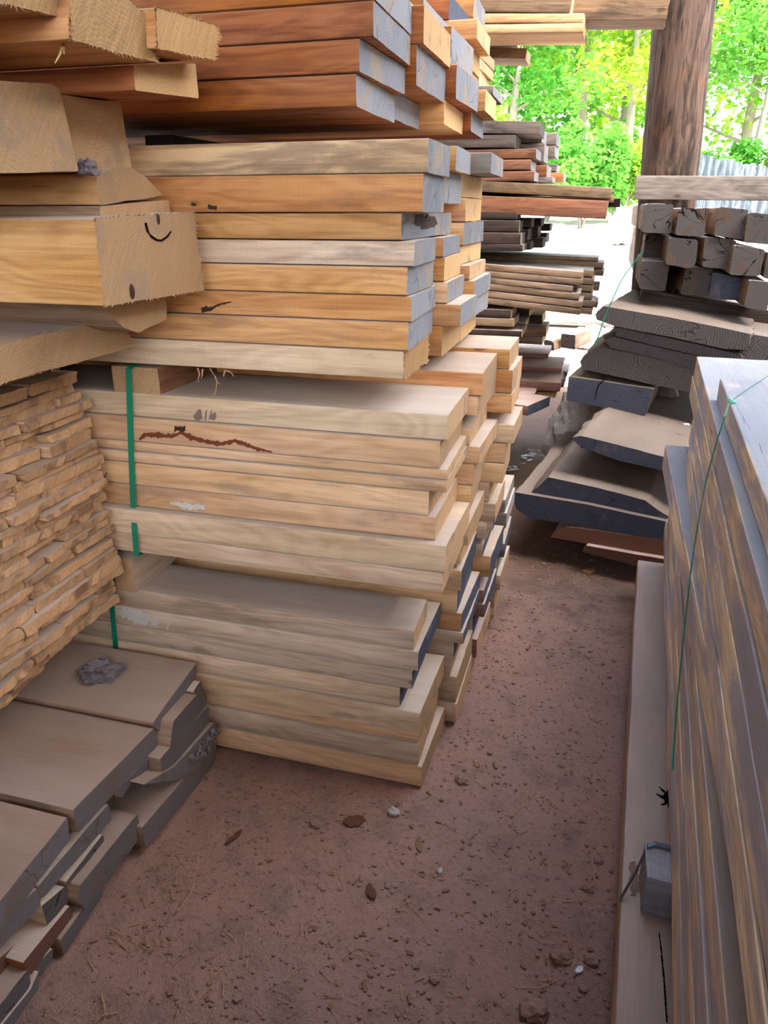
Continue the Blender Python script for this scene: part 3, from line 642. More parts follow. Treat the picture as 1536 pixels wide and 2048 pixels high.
slab([(1150, 876), (1165, 872), (1260, 896), (1330, 914), (1420, 938), (1420, 960), (1330, 942), (1240, 922), (1195, 906), (1160, 890)], c1+.1, 2.3, 'slab', 'e_slate', 'smooth slab with rounded corner overhanging the slab below', live=.03)
z3 = on(1160, 876, SN, c1+.1).z
tag(solid('spacer_block', [(-.05, -.045), (.05, -.045), (.05, .045), (-.05, .045)], .9, frame(Vector((-.02, 3.75, on(1180, 975, SN, c1+.03).z+.03)), (1, .0, -.1)), 'slab', 'e_slate'), 'dark spacer block between second slab and overhanging smooth slab', 'spacer')
bp = onZ(1290, 830, z3-.01); cb = SN.dot(bp)
slab([(1137, 753), (1308, 778), (1290, 831), (1133, 801)], cb, .55, 'slab', 'e_slate', 'squat dark squared timber with vertical crack on the smooth slab', 'timber', 'timber', None, r=.006)
bm = bmesh.new(); tube(bm, [on(x, y, SN, cb-.001) for x, y in ((1211, 749), (1207, 760), (1196, 772), (1193, 785), (1190, 800))], .004, .0015); mesh_from(bm, 'drying_crack', [M['black']], bpy.data.objects['timber.002'] if 'timber.002' in bpy.data.objects else None)
g2 = 'upper ringed black slabs'
slab([(1152, 722), (1160, 708), (1194, 694), (1300, 714), (1392, 744), (1470, 775), (1470, 812), (1392, 787), (1310, 770), (1168, 739)], cb+.02, 1.3, 'slab', 'e_black', 'lowest ringed black slab resting on the squat timber', g=g2, live=.03)
slab([(1203, 680), (1222, 673), (1300, 690), (1395, 712), (1470, 735), (1470, 772), (1392, 743), (1300, 713), (1212, 695)], cb+.03, 1.3, 'slab', 'e_black', 'second ringed black slab above the squat timber', g=g2, live=.03)
slab([(1228, 653), (1300, 668), (1400, 690), (1490, 712), (1490, 735), (1395, 711), (1300, 689), (1232, 672)], cb+.0, 1.3, 'slab', 'e_black', 'third ringed black slab with bright growth rings', g=g2, live=.02)
slab([(1192, 628), (1206, 612), (1350, 637), (1440, 655), (1500, 668), (1494, 700), (1450, 698), (1350, 676), (1228, 652), (1196, 640)], cb-.03, 1.2, 'slab', 'e_black', 'top black slab with split rings under the tie pile', g=g2, live=.03)
slab([(1480, 664), (1620, 690), (1620, 775), (1480, 750)], cb+.06, 1.2, 'slab', 'e_black', 'black slab next to the top one, cut by picture edge', g=g2, live=.01)
tag(lump('white_scrap', onZ(1373, 851, z3+.004), (.014, .01, .006), 'white', .5, 2, 2, 77), 'small white crumb lying on the smooth overhanging slab', 'scrap')
bm = bmesh.new(); tube(bm, [onY(x, y, 3.68) for x, y in ((1288, 500), (1268, 525), (1248, 552), (1236, 574), (1226, 597), (1213, 625), (1204, 650), (1197, 672), (1190, 692))], .0024, .003, 6)
tag(mesh_from(bm, 'strapping_band', [M['strap']]), 'loose thin green cord hanging past the ends of black slabs', 'strap')
# supports of the slabs
tag(lump('concrete_chunk', Vector((-.03, 4.4, .0)), (.19, .14, .31), 'stone', .3, 4, 1.4, 5), 'rough grey concrete chunk under the squat timber', 'chunk', 'concrete chunks')
tag(lump('concrete_chunk', Vector((.28, 4.35, .0)), (.22, .14, .40), 'stone', .3, 4, 1.4, 6), 'grey concrete chunk deeper under the slab pile', 'chunk', 'concrete chunks')

# ------------------------------------------------------------------ pile of square ties
g = 'square ties piled on the slabs'
ties = [([(1291, 407), (1348, 408), (1342, 468), (1285, 465)], 4.0, 'first tie of the top row, beside the pole'),
 ([(1359, 416), (1415, 419), (1409, 474), (1349, 471)], 3.95, 'second tie of the top row, orange side showing'),
 ([(1438, 414), (1498, 420), (1487, 481), (1427, 471)], 4.0, 'third tie of the top row with brown face'),
 ([(1496, 424), (1560, 430), (1555, 490), (1487, 486)], 3.95, 'fourth tie of the top row, forked crack'),
 ([(1292, 469), (1338, 473), (1334, 520), (1284, 519)], 4.3, 'deeply recessed tie under the first top tie'),
 ([(1338, 475), (1396, 480), (1390, 530), (1378, 538), (1331, 529)], 3.95, 'second-row tie jutting out with long curved crack'),
 ([(1411, 474), (1473, 481), (1461, 539), (1403, 534)], 4.02, 'second-row tie between the two cracked ones'),
 ([(1469, 490), (1531, 500), (1521, 554), (1458, 550)], 3.93, 'second-row tie with star crack'),
 ([(1536, 505), (1592, 512), (1582, 562), (1529, 556)], 3.95, 'second-row tie cut by the picture edge'),
 ([(1284, 521), (1340, 524), (1330, 582), (1277, 578)], 4.02, 'bottom-row tie next to the pole with diagonal crack'),
 ([(1371, 536), (1425, 534), (1416, 594), (1361, 588)], 4.1, 'second tie of the bottom row, plain brown'),
 ([(1426, 545), (1485, 557), (1481, 592), (1474, 601), (1416, 598)], 4.08, 'third tie of the bottom row with blue-black face'),
 ([(1498, 559), (1545, 564), (1534, 623), (1487, 615)], 3.9, 'last tie of the bottom row, pale banded end')]
for poly, Y, lab in ties:
    prism('railway_tie', poly, (0, 1, 0), Y, (0, 1, 0), 2.3, 'brown', 'e_slate' if 'blue-black' in lab else 'e_tie', 'square grey '+lab, 'tie', g, r=.012, rough=.003, xs=.12)
zq = onY(1361, 588, 4.1).z
tag(solid('spacer_block', [(-.07, -.04), (.07, -.04), (.07, .04), (-.07, .04)], .85, frame(Vector((.2, 4.3, zq-.045)), (1, 0, -.12)), 'dark', 'e_dusty'), 'dark bearer between the top slab and the ties', 'spacer')
# pole and rail
def pole():
    Yp = 4.75
    a = [onY(1303, 50, Yp), onY(1275, 350, Yp)]; b = [onY(1428, 50, Yp), onY(1403, 350, Yp)]
    c = [(a[i]+b[i])/2 for i in range(2)]; r = (b[0].x-a[0].x)/2*.98
    d = (c[0]-c[1]).normalized(); bot = c[1]-d*(c[1].z/d.z); top = c[1]+d*((3.1-c[1].z)/d.z)
    bm = bmesh.new(); NR, NS = 150, 64; rings = []
    for i in range(NR+1):
        t = i/NR; p = bot.lerp(top, t); rg = []
        for j in range(NS):
            an = 6.2832*j/NS; s = Vector((math.cos(an), math.sin(an), 0))
            zz = t*3.1
            k = 1+.012*noise.noise(Vector((s.x*9, s.y*9, zz*.7)))+.010*noise.noise(Vector((s.x*24, s.y*24, zz*2.5)))
            # torn bark steps
            sp = noise.noise(Vector((s.x*2.2, s.y*2.2, 4.0)))*.12
            ph = (zz*4.2+sp*4+noise.noise(Vector((s.x*14, s.y*14, math.floor(zz*4.2+sp*4))))*.18) % 1.0
            k += .016*ph
            rg.append(bm.verts.new(p+s*r*k*(1.03-.04*t)))
        rings.append(rg)
    for A, B in zip(rings, rings[1:]):
        for j in range(NS): bm.faces.new((A[j], A[(j+1) % NS], B[(j+1) % NS], B[j]))
    bm.faces.new(rings[-1])
    t = NT('hewn_pole_wood'); P = t.n('TexCoord').outputs['Object']
    n1 = t.noise(t.vec('MULTIPLY', P, (16, 16, 2.2)), 1.5, 6, .65, .8); n2 = t.noise(t.vec('MULTIPLY', P, (60, 60, 4)), 1.6, 4, .6); n3 = t.noise(P, 5, 3)
    col = t.mix(t.ramp(n1, .35, .62), S(46, 36, 31), S(108, 86, 72)); col = t.mix(t.ramp(n2, .58, .72), col, S(36, 26, 22)); col = t.mix(t.math('MULTIPLY', t.ramp(n3, .55, .7), .6), col, S(116, 74, 48))
    mat = t.finish(col, .85, t.math('ADD', n1, n2), .6, .01)
    o = mesh_from(bm, 'utility_pole', [mat]); return tag(o, 'thick round wooden pole with torn bark behind the tie pile', 'pole'), Yp-r
po, yfront = pole()
a, b, c = onY(1273, 352, yfront-.05), onY(1271, 399, yfront-.05), onY(1536, 352, yfront-.05)
zc, hh = (a.z+b.z)/2, (a.z-b.z)/2
tag(solid('rail_board', [(-.02, -hh), (.02, -hh), (.02, hh), (-.02, hh)], 2.4, frame(Vector((a.x, yfront-.028, zc)), (1, 0, (c.z-a.z)/(c.x-a.x))), 'grey', 'e_dusty', rough=.002), 'grey horizontal board nailed across the pole above the ties', 'board')

# ------------------------------------------------------------------ stacks further back
def sideY(x1, yt, yb, Y, Wd, side, end, label, group, left=None, name='plank', L=2.2, **kw):
    a, b = onY(x1, yt, Y), onY(x1, yb, Y)
    h = (a.z-b.z)/2; o = Vector(((a.x+b.x)/2, Y+Wd/2, (a.z+b.z)/2)); dz = 0
    if left:
        l0, l1 = onY(left[0], left[1], Y), onY(left[0], left[2], Y); lc = (l0+l1)/2
        dz = (lc.z-o.z)/(o.x-lc.x)
        h = (h+(l0.z-l1.z)/2)/2
    ob = solid(name, [(-Wd/2, -h), (Wd/2, -h), (Wd/2, h), (-Wd/2, h)], L, frame(o, (-1, 0, dz)), side, end, xs=.12, step=.05, rough=.0025, endj=.006, **kw)
    return tag(ob, label, 'plank', group)
YE = 4.3
g = 'planks of the brown stack behind the centre stack'; w = 'brown stack behind the centre stack'
for i, (x, yt, yb, sd, en, wd, lf) in enumerate([(1080, 243, 268, 'grey', 'e_dusty', .3, (962, 241, 266)), (1030, 271, 294, 'grey', 'e_grey', .3, (930, 269, 296)), (1072, 297, 316, 'red', 'e_grey', .3, None), (1061, 319, 339, 'red', 'e_grey', .3, None),
     (1068, 342, 361, 'red', 'e_grey', .3, None), (1223, 374, 399, 'brown', 'e_tan', .3, (960, 363, 382)), (1214, 402, 438, 'red', 'e_grey', .3, (957, 391, 426))]):
    sideY(x, yt, yb, YE, wd, sd, en, '%s plank, %s down the front of the %s' % (LOOK.get(sd, sd), ORD[i] if i else 'first', w), g, lf)
for i, (x, yt, yb, sd, en) in enumerate([(1085, 258, 284, 'grey', 'e_grey'), (1088, 287, 322, 'grey', 'e_grey'), (1094, 330, 352, 'red', 'e_grey'), (1104, 353, 364, 'grey', 'e_grey'), (1075, 366, 390, 'red', 'e_grey'), (1228, 392, 404, 'red', 'e_dusty'), (1075, 406, 424, 'red', 'e_grey')]):
    sideY(x, yt, yb, YE+.31, .3, sd, en, '%s plank end, %s down in middle column of the %s' % (LOOK[sd], ORD[i] if i else 'first', w), g)
for i, (x, yt, yb, sd, en) in enumerate([(1113, 265, 289, 'grey', 'e_grey'), (1110, 291, 313, 'grey', 'e_grey'), (1085, 315, 327, 'grey', 'e_grey'), (1112, 328, 342, 'grey', 'e_grey'), (1126, 344, 362, 'gold', 'e_grey'), (1080, 364, 395, 'red', 'e_grey'), (1240, 397, 414, 'dark', 'e_dusty'), (1080, 416, 430, 'red', 'e_grey')]):
    sideY(x, yt, yb, YE+.62, .3, sd, en, '%s plank end, %s down in last column of the %s' % (LOOK[sd], ORD[i] if i else 'first', w), g)
g = 'dark blocks under the brown stack'; w = 'dark block under the brown stack'
for i, (x, yt, yb) in enumerate([(1033, 424, 439), (1038, 441, 464), (1042, 466, 488), (1045, 489, 503)]):
    sideY(x, yt, yb, YE, .22, 'dark', 'e_grey', '%s, front column, %s down' % (w, ORD[i] if i else 'first'), g, (960, yt-1, yb-1))
for j, col_ in enumerate([[(1062, 436, 455), (1056, 458, 481), (1060, 484, 500)], [(1082, 436, 452), (1076, 453, 473), (1086, 476, 496)], [(1100, 448, 462), (1093, 467, 485)]]):
    for i, (x, yt, yb) in enumerate(col_):
        sideY(x, yt, yb, YE+.24*(j+1), .22, 'dark', 'e_grey', '%s, column %s from front, %s down' % (w, ('two', 'three', 'four')[j], ORD[i] if i else 'first'), g)
g = 'thin boards of the sagging stack'; w = 'sagging stack of thin boards'
for i, (x, yt, yb, lf) in enumerate([(1165, 544, 557, (960, 527, 540)), (1163, 558, 571, (962, 541, 553)), (1146, 572, 584, (964, 554, 565)), (1159, 587, 600, (965, 566, 579)), (1164, 603, 616, (965, 581, 593)), (1160, 618, 630, (967, 595, 607))]):
    sideY(x, yt, yb, YE, .3, 'brown', 'e_tan', 'brown thin board, %s down the front of the %s' % (ORD[i] if i else 'first', w), g, lf)
for i, (x, yt, yb, lf) in enumerate([(1186, 541, 554, (970, 527, 539)), (1188, 557, 570, (970, 541, 553)), (1185, 572, 584, (970, 554, 566)), (1184, 587, 600, (970, 567, 579)), (1190, 602, 615, (970, 581, 593)), (1184, 617, 630, (970, 595, 607))]):
    sideY(x, yt, yb, YE+.32, .3, 'brown', 'e_tan', 'thin board, %s down in middle of the %s' % (ORD[i] if i else 'first', w), g, lf)
for i, (x, yt, yb, lf) in enumerate([(1196, 515, 523, (1010, 507, 514)), (1207, 525, 536, (1010, 514, 524)), (1207, 541, 552, (1000, 528, 540)), (1198, 571, 582, (1000, 557, 568)), (1195, 604, 616, (1000, 585, 596))]):
    sideY(x, yt, yb, YE+.64, .3, 'brown', 'e_tan', 'thin board, %s down at the back of the %s' % (ORD[i] if i else 'first', w), g, lf)
g = 'dark planks behind the strapped bundle'; w = 'dark heap behind the strapped bundle'
for i, (x, yt, yb, Y, sd, en) in enumerate([(1022, 620, 636, 4.3, 'dark', 'e_tan'), (1027, 638, 654, 4.3, 'brown', 'e_tan'), (1043, 662, 675, 4.3, 'dark', 'e_tan'), (1058, 621, 635, 4.62, 'dark', 'e_tan'), (1050, 643, 656, 4.62, 'brown', 'e_tan'), (1085, 630, 648, 4.9, 'dark', 'e_tan'), (1092, 655, 673, 4.9, 'brown', 'e_tan'), (1085, 674, 690, 4.9, 'brown', 'e_tan')]):
    sideY(x, yt, yb, Y, .29, sd, en, '%s plank with rough end, %s of the %s' % (LOOK[sd], ORD[i] if i else 'first', w), g)
g = 'reddish planks beyond the aisle'
sideY(1096, 708, 717, 4.95, .35, 'redgrey', 'e_red', 'top reddish plank of the low spread beyond the aisle', g)
sideY(1122, 737, 745, 4.7, .4, 'redgrey', 'e_red', 'wide reddish plank second in the low spread beyond the aisle', g)
sideY(1134, 744, 754, 5.0, .3, 'redgrey', 'e_slate', 'dark-ended plank behind the reddish spread beyond the aisle', g)
sideY(1120, 766, 784, 4.5, .4, 'redgrey', 'e_red', 'red-edged plank third in the low spread beyond the aisle', g)
sideY(1128, 760, 775, 4.95, .3, 'redgrey', 'e_slate', 'dark-ended plank by the squat timber beyond the aisle', g)
sideY(1069, 787, 803, 4.35, .4, 'redgrey', 'e_red', 'short red-edged plank fourth in the low spread beyond the aisle', g)
sideY(1112, 785, 796, 4.6, .35, 'tan', 'e_fresh', 'light fresh plank under the red-edged one beyond the aisle', g)
a, b = onY(1086, 806, 4.2), onY(1040, 840, 4.2)
o = onY(1078, 812, 4.15); tag(solid('plank', [(-.14, -.028), (.14, -.028), (.14, .028), (-.14, .028)], 1.6, frame(o, (-.93, .36, 0)), 'redgrey', 'e_slate'), 'slanting plank with dark end, lowest of spread beyond the aisle', 'plank', g)
for i, (x, y, z) in enumerate([(-.75, 4.6, 0), (-1.7, 4.6, 0)]):
    tag(solid('spacer_block', [(-.09, -.15), (.09, -.15), (.09, .15), (-.09, .15)], .9, frame(Vector((x, 4.25, .15)), (0, 1, 0)), 'dark', 'e_dusty'), 'dark bearer under the reddish spread beyond the aisle', 'spacer', 'bearers under the reddish spread')
g = 'boards jutting out overhead by the pole'
for i, (x, yt, yb, Y, sd, lf, lab) in enumerate([(1143, -12, 24, 4.05, 'brown', (960, -16, 24), 'long brown board overhead, first from the top bundle'), (1168, 26, 45, 4.05, 'tan', (975, 27, 45), 'tan board overhead under the long brown board'),
     (1338, -18, 38, 4.2, 'brown', (1140, -18, 41), 'heavy brown beam end overhead in front of the pole'), (1168, 46, 64, 4.05, 'tan', (1010, 48, 66), 'lowest tan board overhead with the sawn edge'),
     (1032, 50, 84, 4.4, 'grey', (975, 46, 84), 'short grey board overhead below the tan boards'), (1052, 98, 115, 4.4, 'brown', (985, 92, 118), 'short dark board lowest of those jutting out overhead')]):
    sideY(x, yt, yb, Y, .3 if Y < 4.1 else .22, sd, 'e_tan', lab, g, lf)
# chunks by the yard
prism('timber', [(1123, 668), (1151, 670), (1151, 700), (1121, 695)], (0, 1, 0), 6.6, (.25, 1, 0), .5, 'brown', 'e_tie', 'short square timber offcut with white-lit top by the yard', 'timber', 'offcuts by the yard', r=.01, rough=.006)
prism('timber', [(1088, 680), (1107, 684), (1109, 703), (1089, 699)], (0, 1, 0), 6.5, (.25, 1, 0), .4, 'brown', 'e_tie', 'smaller round-backed timber offcut by the yard', 'timber', 'offcuts by the yard', r=.02, rough=.008)

# hidden supports carrying the heap and the overhead boards
def support(lab_start, drop, x, y, label):
    o = [o for o in COL.objects if str(o.get('label', '')).startswith(lab_start)][0]
    z1 = min((o.matrix_world @ v.co).z for v in o.data.vertices)
    tag(solid('spacer_block', [(-.12, -drop/2), (.12, -drop/2), (.12, drop/2), (-.12, drop/2)], .3, frame(Vector((x, y, z1-drop/2+.004)), (0, 1, 0)), 'dark', 'e_dusty'), label, 'spacer')
bpy.context.view_layer.update()
support('dark plank with rough end, third', .29, -1.35, 4.28, 'dark spacer block under the dark heap behind the strapped bundle')
support('lowest tan board overhead', .26, -1.35, 4.05, 'dark spacer block carrying the overhead boards behind the top bundle')
support('short dark board lowest of those', .22, -1.35, 4.4, 'dark spacer block carrying the short overhead boards')

# ------------------------------------------------------------------ the ground
def grid(name, xs, ys, hf, mat, kind='structure'):
    vs = [(x, y, hf(x, y)) for y in ys for x in xs]; nx = len(xs)
    fs = [(j*nx+i, j*nx+i+1, (j+1)*nx+i+1, (j+1)*nx+i) for j in range(len(ys)-1) for i in range(nx-1)]
    me = bpy.data.meshes.new(name); me.from_pydata(vs, [], fs); me.polygons.foreach_set('use_smooth', [True]*len(fs))
    o = link(name, me, [mat]); o['kind'] = kind; return o
def dirt():
    t = NT('red_brown_dirt'); P = t.n('TexCoord').outputs['Object']
    a = t.noise(P, 1.3, 4); b = t.noise(P, 9, 6, .65); c = t.noise(P, 70, 4, .7); d = t.noise(P, 260, 2, .6)
    col = t.mix(t.ramp(a, .35, .65), S(160, 124, 110), S(146, 118, 106))
    col = t.mix(t.math('MULTIPLY', t.ramp(b, .5, .68), .6), col, S(120, 100, 90))
    col = t.mix(t.math('MULTIPLY', t.ramp(c, .52, .7), .5), col, S(100, 80, 70))
    col = t.mix(t.math('MULTIPLY', t.ramp(d, .62, .74), .45), col, S(178, 144, 124))
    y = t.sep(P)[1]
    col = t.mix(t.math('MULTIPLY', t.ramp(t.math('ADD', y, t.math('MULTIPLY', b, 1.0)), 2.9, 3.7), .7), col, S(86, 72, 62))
    return t.finish(col, .95, t.math('ADD', t.math('MULTIPLY', b, 1.5), t.math('ADD', c, t.math('MULTIPLY', d, .5))), .7, .012, .1)
def hd(x, y):
    return .012*noise.noise(Vector((x*3, y*3, 0)))+.009*noise.noise(Vector((x*11, y*11, 2)))+.005*noise.noise(Vector((x*34, y*34, 5)))-.012
def lin(a, b, n): return [a+(b-a)*i/n for i in range(n+1)]
xs = lin(-4, -1.1, 20)[:-1]+lin(-1.1, .9, 130)[:-1]+lin(.9, 4, 20); ys = lin(-4, .5, 20)[:-1]+lin(.5, 3.6, 190)[:-1]+lin(3.6, 7.0, 40)
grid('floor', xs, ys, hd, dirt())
def gravel():
    t = NT('pale_yard_gravel'); P = t.n('TexCoord').outputs['Object']
    a = t.noise(P, 2, 5); b = t.noise(P, 40, 3)
    col = t.mix(a, S(222, 214, 202), S(196, 186, 172)); col = t.mix(t.ramp(b, .55, .7), col, S(176, 166, 152))
    return t.finish(col, .95, b, .4, .02)
def hy(x, y):
    t = max(0, min(1, (y-9.5)/9)); t = t*t*(3-2*t)
    return -.03+1.35*t+.03*noise.noise(Vector((x, y, 0)))+.9*max(0, (y-19)/20)
grid('ground_yard', lin(-30, 30, 60), lin(6.6, 60, 60), hy, gravel())
grid('ground_behind', lin(-14, 14, 24), lin(-16, -3.9, 12), lambda x, y: -.02, dirt())
grid('ground_beside', lin(3.9, 16, 20), lin(-4.0, 6.7, 20), lambda x, y: -.02, gravel())

# loose litter on the dirt
rs = random.Random(5)
def free(x, y):
    return not (x < -.34 and y > 1.56) and not (x < -.95 and y > .5) and not (x > .14+.05*y and y < 2.95) and y < 5.0
def spot(zone=None):
    while True:
        x, y = rs.uniform(-1.1, .35), .62+2.9*rs.random()**1.3
        if free(x, y): return x, y
bm = bmesh.new()
for i in range(420):
    x, y = spot(); L = rs.uniform(.008, .035)*(1.6 if rs.random() < .08 else 1); an = rs.uniform(0, 6.28)
    if rs.random() < .35: x, y = x*.3+rs.choice([-.95, -.3, .1])*.7, y
    if not free(x, y): continue
    z = hd(x, y)+.003; dx, dy = math.cos(an)*L, math.sin(an)*L; cv = rs.uniform(-.2, .2)
    tube(bm, [(x-dx, y-dy, z+rs.uniform(0, .004)), (x-dy*cv, y+dx*cv, z+.002), (x+dx, y+dy, z+rs.uniform(0, .005))], rs.uniform(.0006, .0014), .0005, 4)
tag(mesh_from(bm, 'straw_litter', [M['straw']]), 'bits of dry straw and splinters scattered over the dirt aisle', 'straw', None, 'stuff')
bm = bmesh.new()
for i in range(2600):
    x, y = spot(); s = rs.uniform(.0015, .0055)*(1.8 if rs.random() < .04 else 1)
    bmesh.ops.create_icosphere(bm, subdivisions=1, radius=s, matrix=Matrix.Translation((x, y, hd(x, y)+s*.3)) @ Matrix.Rotation(rs.uniform(0, 6), 4, 'Z') @ Matrix.Diagonal((rs.uniform(.7, 1.5), 1, .7, 1)))
mesh_from_o = mesh_from(bm, 'pebble_grit', [M['pebble']]); tag(mesh_from_o, 'small dusty grit and pebbles strewn over the dirt aisle', 'gravel', None, 'stuff')
bm = bmesh.new()
for i in range(520):
    x, y = spot(); s = rs.uniform(.003, .009)*(1.7 if rs.random() < .06 else 1); z = hd(x, y)+.003
    if rs.random() < .3: x = rs.choice([x, .1+rs.gauss(0, .06), -.3+rs.gauss(0, .05)])
    if not free(x, y): continue
    m = Matrix.Translation((x, y, hd(x, y)+.003)) @ Matrix.Rotation(rs.uniform(0, 6.3), 4, 'Z') @ Matrix.Rotation(rs.uniform(-.4, .4), 4, 'X') @ Matrix.Diagonal((s*rs.uniform(1, 2.2), s*rs.uniform(.4, 1), s*.28, 1))
    bmesh.ops.create_cube(bm, size=1, matrix=m)
tag(mesh_from(bm, 'wood_debris', [M['chip']]), 'dark wood chips and bark crumbs over the dirt aisle', 'debris', None, 'stuff')
def gpt(x, y): p = onZ(x, y, 0); p.z = hd(p.x, p.y)-.002; return p
for i, (x, y, s, mt, lab) in enumerate([(1070, 2020, .024, 'pebble', 'round dusty mud lump on the dirt at the frame bottom'), (1122, 1908, .017, 'pebble', 'grey mud lump on the dirt beside a white scrap'),
     (788, 1617, .013, 'stone', 'pale pebble on the dirt below the centre stack corner'), (878, 1702, .0, 'stone', ''), (632, 1640, .013, 'pebble', 'flat brown pebble on the dirt under the centre stack front'), (1178, 1768, .012, 'pebble', 'reddish pebble near the base plank of the long stack'),
     (925, 1555, .016, 'pebble', 'flat wedge-shaped stone beyond the corner of the lowest bundle'), (1198, 1715, .010, 'pebble', 'small grey stone against the long stack base plank'), (1183, 1920, .014, 'pebble', 'dark dirt lump near the white scrap'), (868, 1952, .010, 'pebble', 'dark round pebble on the dirt near frame bottom')]):
    if s: tag(lump('pebble' if 'lump' not in lab else 'dirt_clod', gpt(x, y), (s*1.25, s, s*.75), mt, .35, 3, 1.8, i), lab, 'stone' if 'lump' not in lab else 'clod')
def chip(px, L, W, an, mat, name, lab, cat, tilt=.15):
    p = gpt(*px); bm = bmesh.new(); n = 10; T = []
    for i in range(n+1):
        t = i/n; w = W*(math.sin(math.pi*min(1, max(.02, t)))**.6)*(1+.3*noise.noise(Vector((t*5, px[0], 0)))); x = (t-.5)*L
        T.append((x, w, .004*noise.noise(Vector((t*4, px[1], 1)))+.25*L*(t-.5)**2))
    up = [bm.verts.new((x, w, z+.003)) for x, w, z in T]; dn = [bm.verts.new((x, -w, z+.0045)) for x, w, z in T]
    ub = [bm.verts.new((x, w, z)) for x, w, z in T]; db = [bm.verts.new((x, -w, z)) for x, w, z in T]
    for i in range(n):
        bm.faces.new((up[i], up[i+1], dn[i+1], dn[i])); bm.faces.new((ub[i], db[i], db[i+1], ub[i+1])); bm.faces.new((up[i], ub[i], ub[i+1], up[i+1])); bm.faces.new((dn[i], dn[i+1], db[i+1], db[i]))
    bm.faces.new((up[0], dn[0], db[0], ub[0])); bm.faces.new((up[n], ub[n], db[n], dn[n]))
    o = mesh_from(bm, name, [M[mat]]); o.location = p+Vector((0, 0, .004)); o.rotation_euler = (tilt, 0, an); return tag(o, lab, cat)
chip((838, 1683), .05, .008, 1.9, 'chip', 'bark_flake', 'curled bark flake on the dirt in the middle of aisle', 'bark')
chip((708, 1640), .06, .018, .4, 'leafdry', 'dry_leaf', 'flattened dry leaf pressed in the dirt under the centre stack', 'leaf')
chip((742, 1782), .045, .011, 2.2, 'leafdry', 'bark_flake', 'dark curled bark flake on the dirt, middle of the picture bottom', 'bark')
chip((466, 1668), .06, .007, 1.2, 'leafdry', 'bark_flake', 'reddish curled bark strip in the dirt by the low stack', 'bark')
chip((1178, 1140), .06, .016, .5, 'straw', 'wood_chip', 'pale wood chip on the dirt in front of the slabs', 'chip')
chip((1158, 1938), .022, .006, .9, 'white', 'white_scrap', 'small white scrap on the dirt near the base plank', 'scrap')
chip((880, 1738), .014, .009, .1, 'stone', 'wood_chip', 'square grey chip on the dirt in the aisle', 'chip')
for i, (p0, p1) in enumerate([((388, 1762), (355, 1815)), ((252, 1888), (200, 1860)), ((235, 2018), (178, 2035)), ((1210, 1340), (1225, 1345)), ((138, 1990), (103, 2035)), ((890, 1640), (912, 1665))]):
    bm = bmesh.new(); a, b = gpt(*p0), gpt(*p1); a.z += .006; b.z += .008
    m = (a+b)/2+Vector((.006, .004, .004)); tube(bm, [a, m, b], .0016, .0008)
    tag(mesh_from(bm, 'straw_stalk', [M['straw']]), ['long straw stalk in the aisle facing the low stack', 'straw stalk by the low stack, second from its corner', 'thick straw stalk at the picture bottom by the low stack', 'short straw beside base plank of the long stack', 'straw stalk in the dark corner near the low stack', 'thin straw stalk in the middle of the aisle'][i], 'straw')
# shredded white plastic on the ground by the dark slabs
for j, (cx, cy, n, sp, lab) in enumerate([(1063, 913, 16, .05, 'shredded white plastic on dirt beside the lowest dark slab'), (1025, 932, 5, .025, 'smaller white plastic scrap next to the strapped bundle')]):
    c = onZ(cx, cy, .012); bm = bmesh.new()
    for i in range(n):
        L = rs.uniform(.02, .05); an = rs.uniform(-.5, .9); m = Matrix.Translation(c+Vector((rs.gauss(0, sp), rs.gauss(0, sp*1.6), rs.uniform(-.01, .012)))) @ Matrix.Rotation(an, 4, 'Z') @ Matrix.Rotation(rs.uniform(-.7, .7), 4, 'X') @ Matrix.Diagonal((L, .012, .003, 1))
        bmesh.ops.create_cube(bm, size=1, matrix=m)
    bmesh.ops.subdivide_edges(bm, edges=bm.edges[:], cuts=2)
    for v in bm.verts: v.co += noise.noise_vector(v.co*40)*.006
    tag(mesh_from(bm, 'plastic_shreds', [M['white']]), lab, 'scrap', None, 'stuff')
# ------------------------------------------------------------------ the yard: rubble, board, fence
g = 'pale stones by the pole'
for i, (x, y, s) in enumerate([(1247, 418, .2), (1232, 432, .16), (1262, 436, .2), (1244, 446, .16), (1268, 428, .18)]):
    p = onY(x, y, 15.2); tag(lump('rubble_stone', Vector((p.x, 15.2+.3*i, hy(p.x, 15.2)-.05)), (s, s*.8, max(.15, (p.z-hy(p.x, 15.2))*.75)), 'stone', .3, 3, 1.6, 20+i), 'pale rubble stone, %s of the heap beyond the pole' % ['topmost', 'second', 'third', 'fourth', 'hindmost'][i], 'stone', g)
p = onZ(1170, 642, 0.06); tag(solid('plank', [(-.55, -.03), (.55, -.03), (.55, .03), (-.55, .03)], 2.0, frame(Vector((p.x+.9, p.y, .09)), (-1, .05, 0)), 'grey', 'e_grey', xs=.3), 'white-lit wide board lying in the bright yard', 'board')
for i, (x, y) in enumerate([(1185, 672), (1215, 676), (1200, 686), (1172, 690)]):
    p = onZ(x, y, 0.02); tag(lump('rubble_stone', Vector((p.x, p.y, -.02)), (.13, .11, .1), 'stone', .4, 3, 2, 40+i), 'broken stone near the yard edge, %s from the white-lit board' % ['first', 'second', 'third', 'fourth'][i], 'stone', 'broken stones near the yard edge')
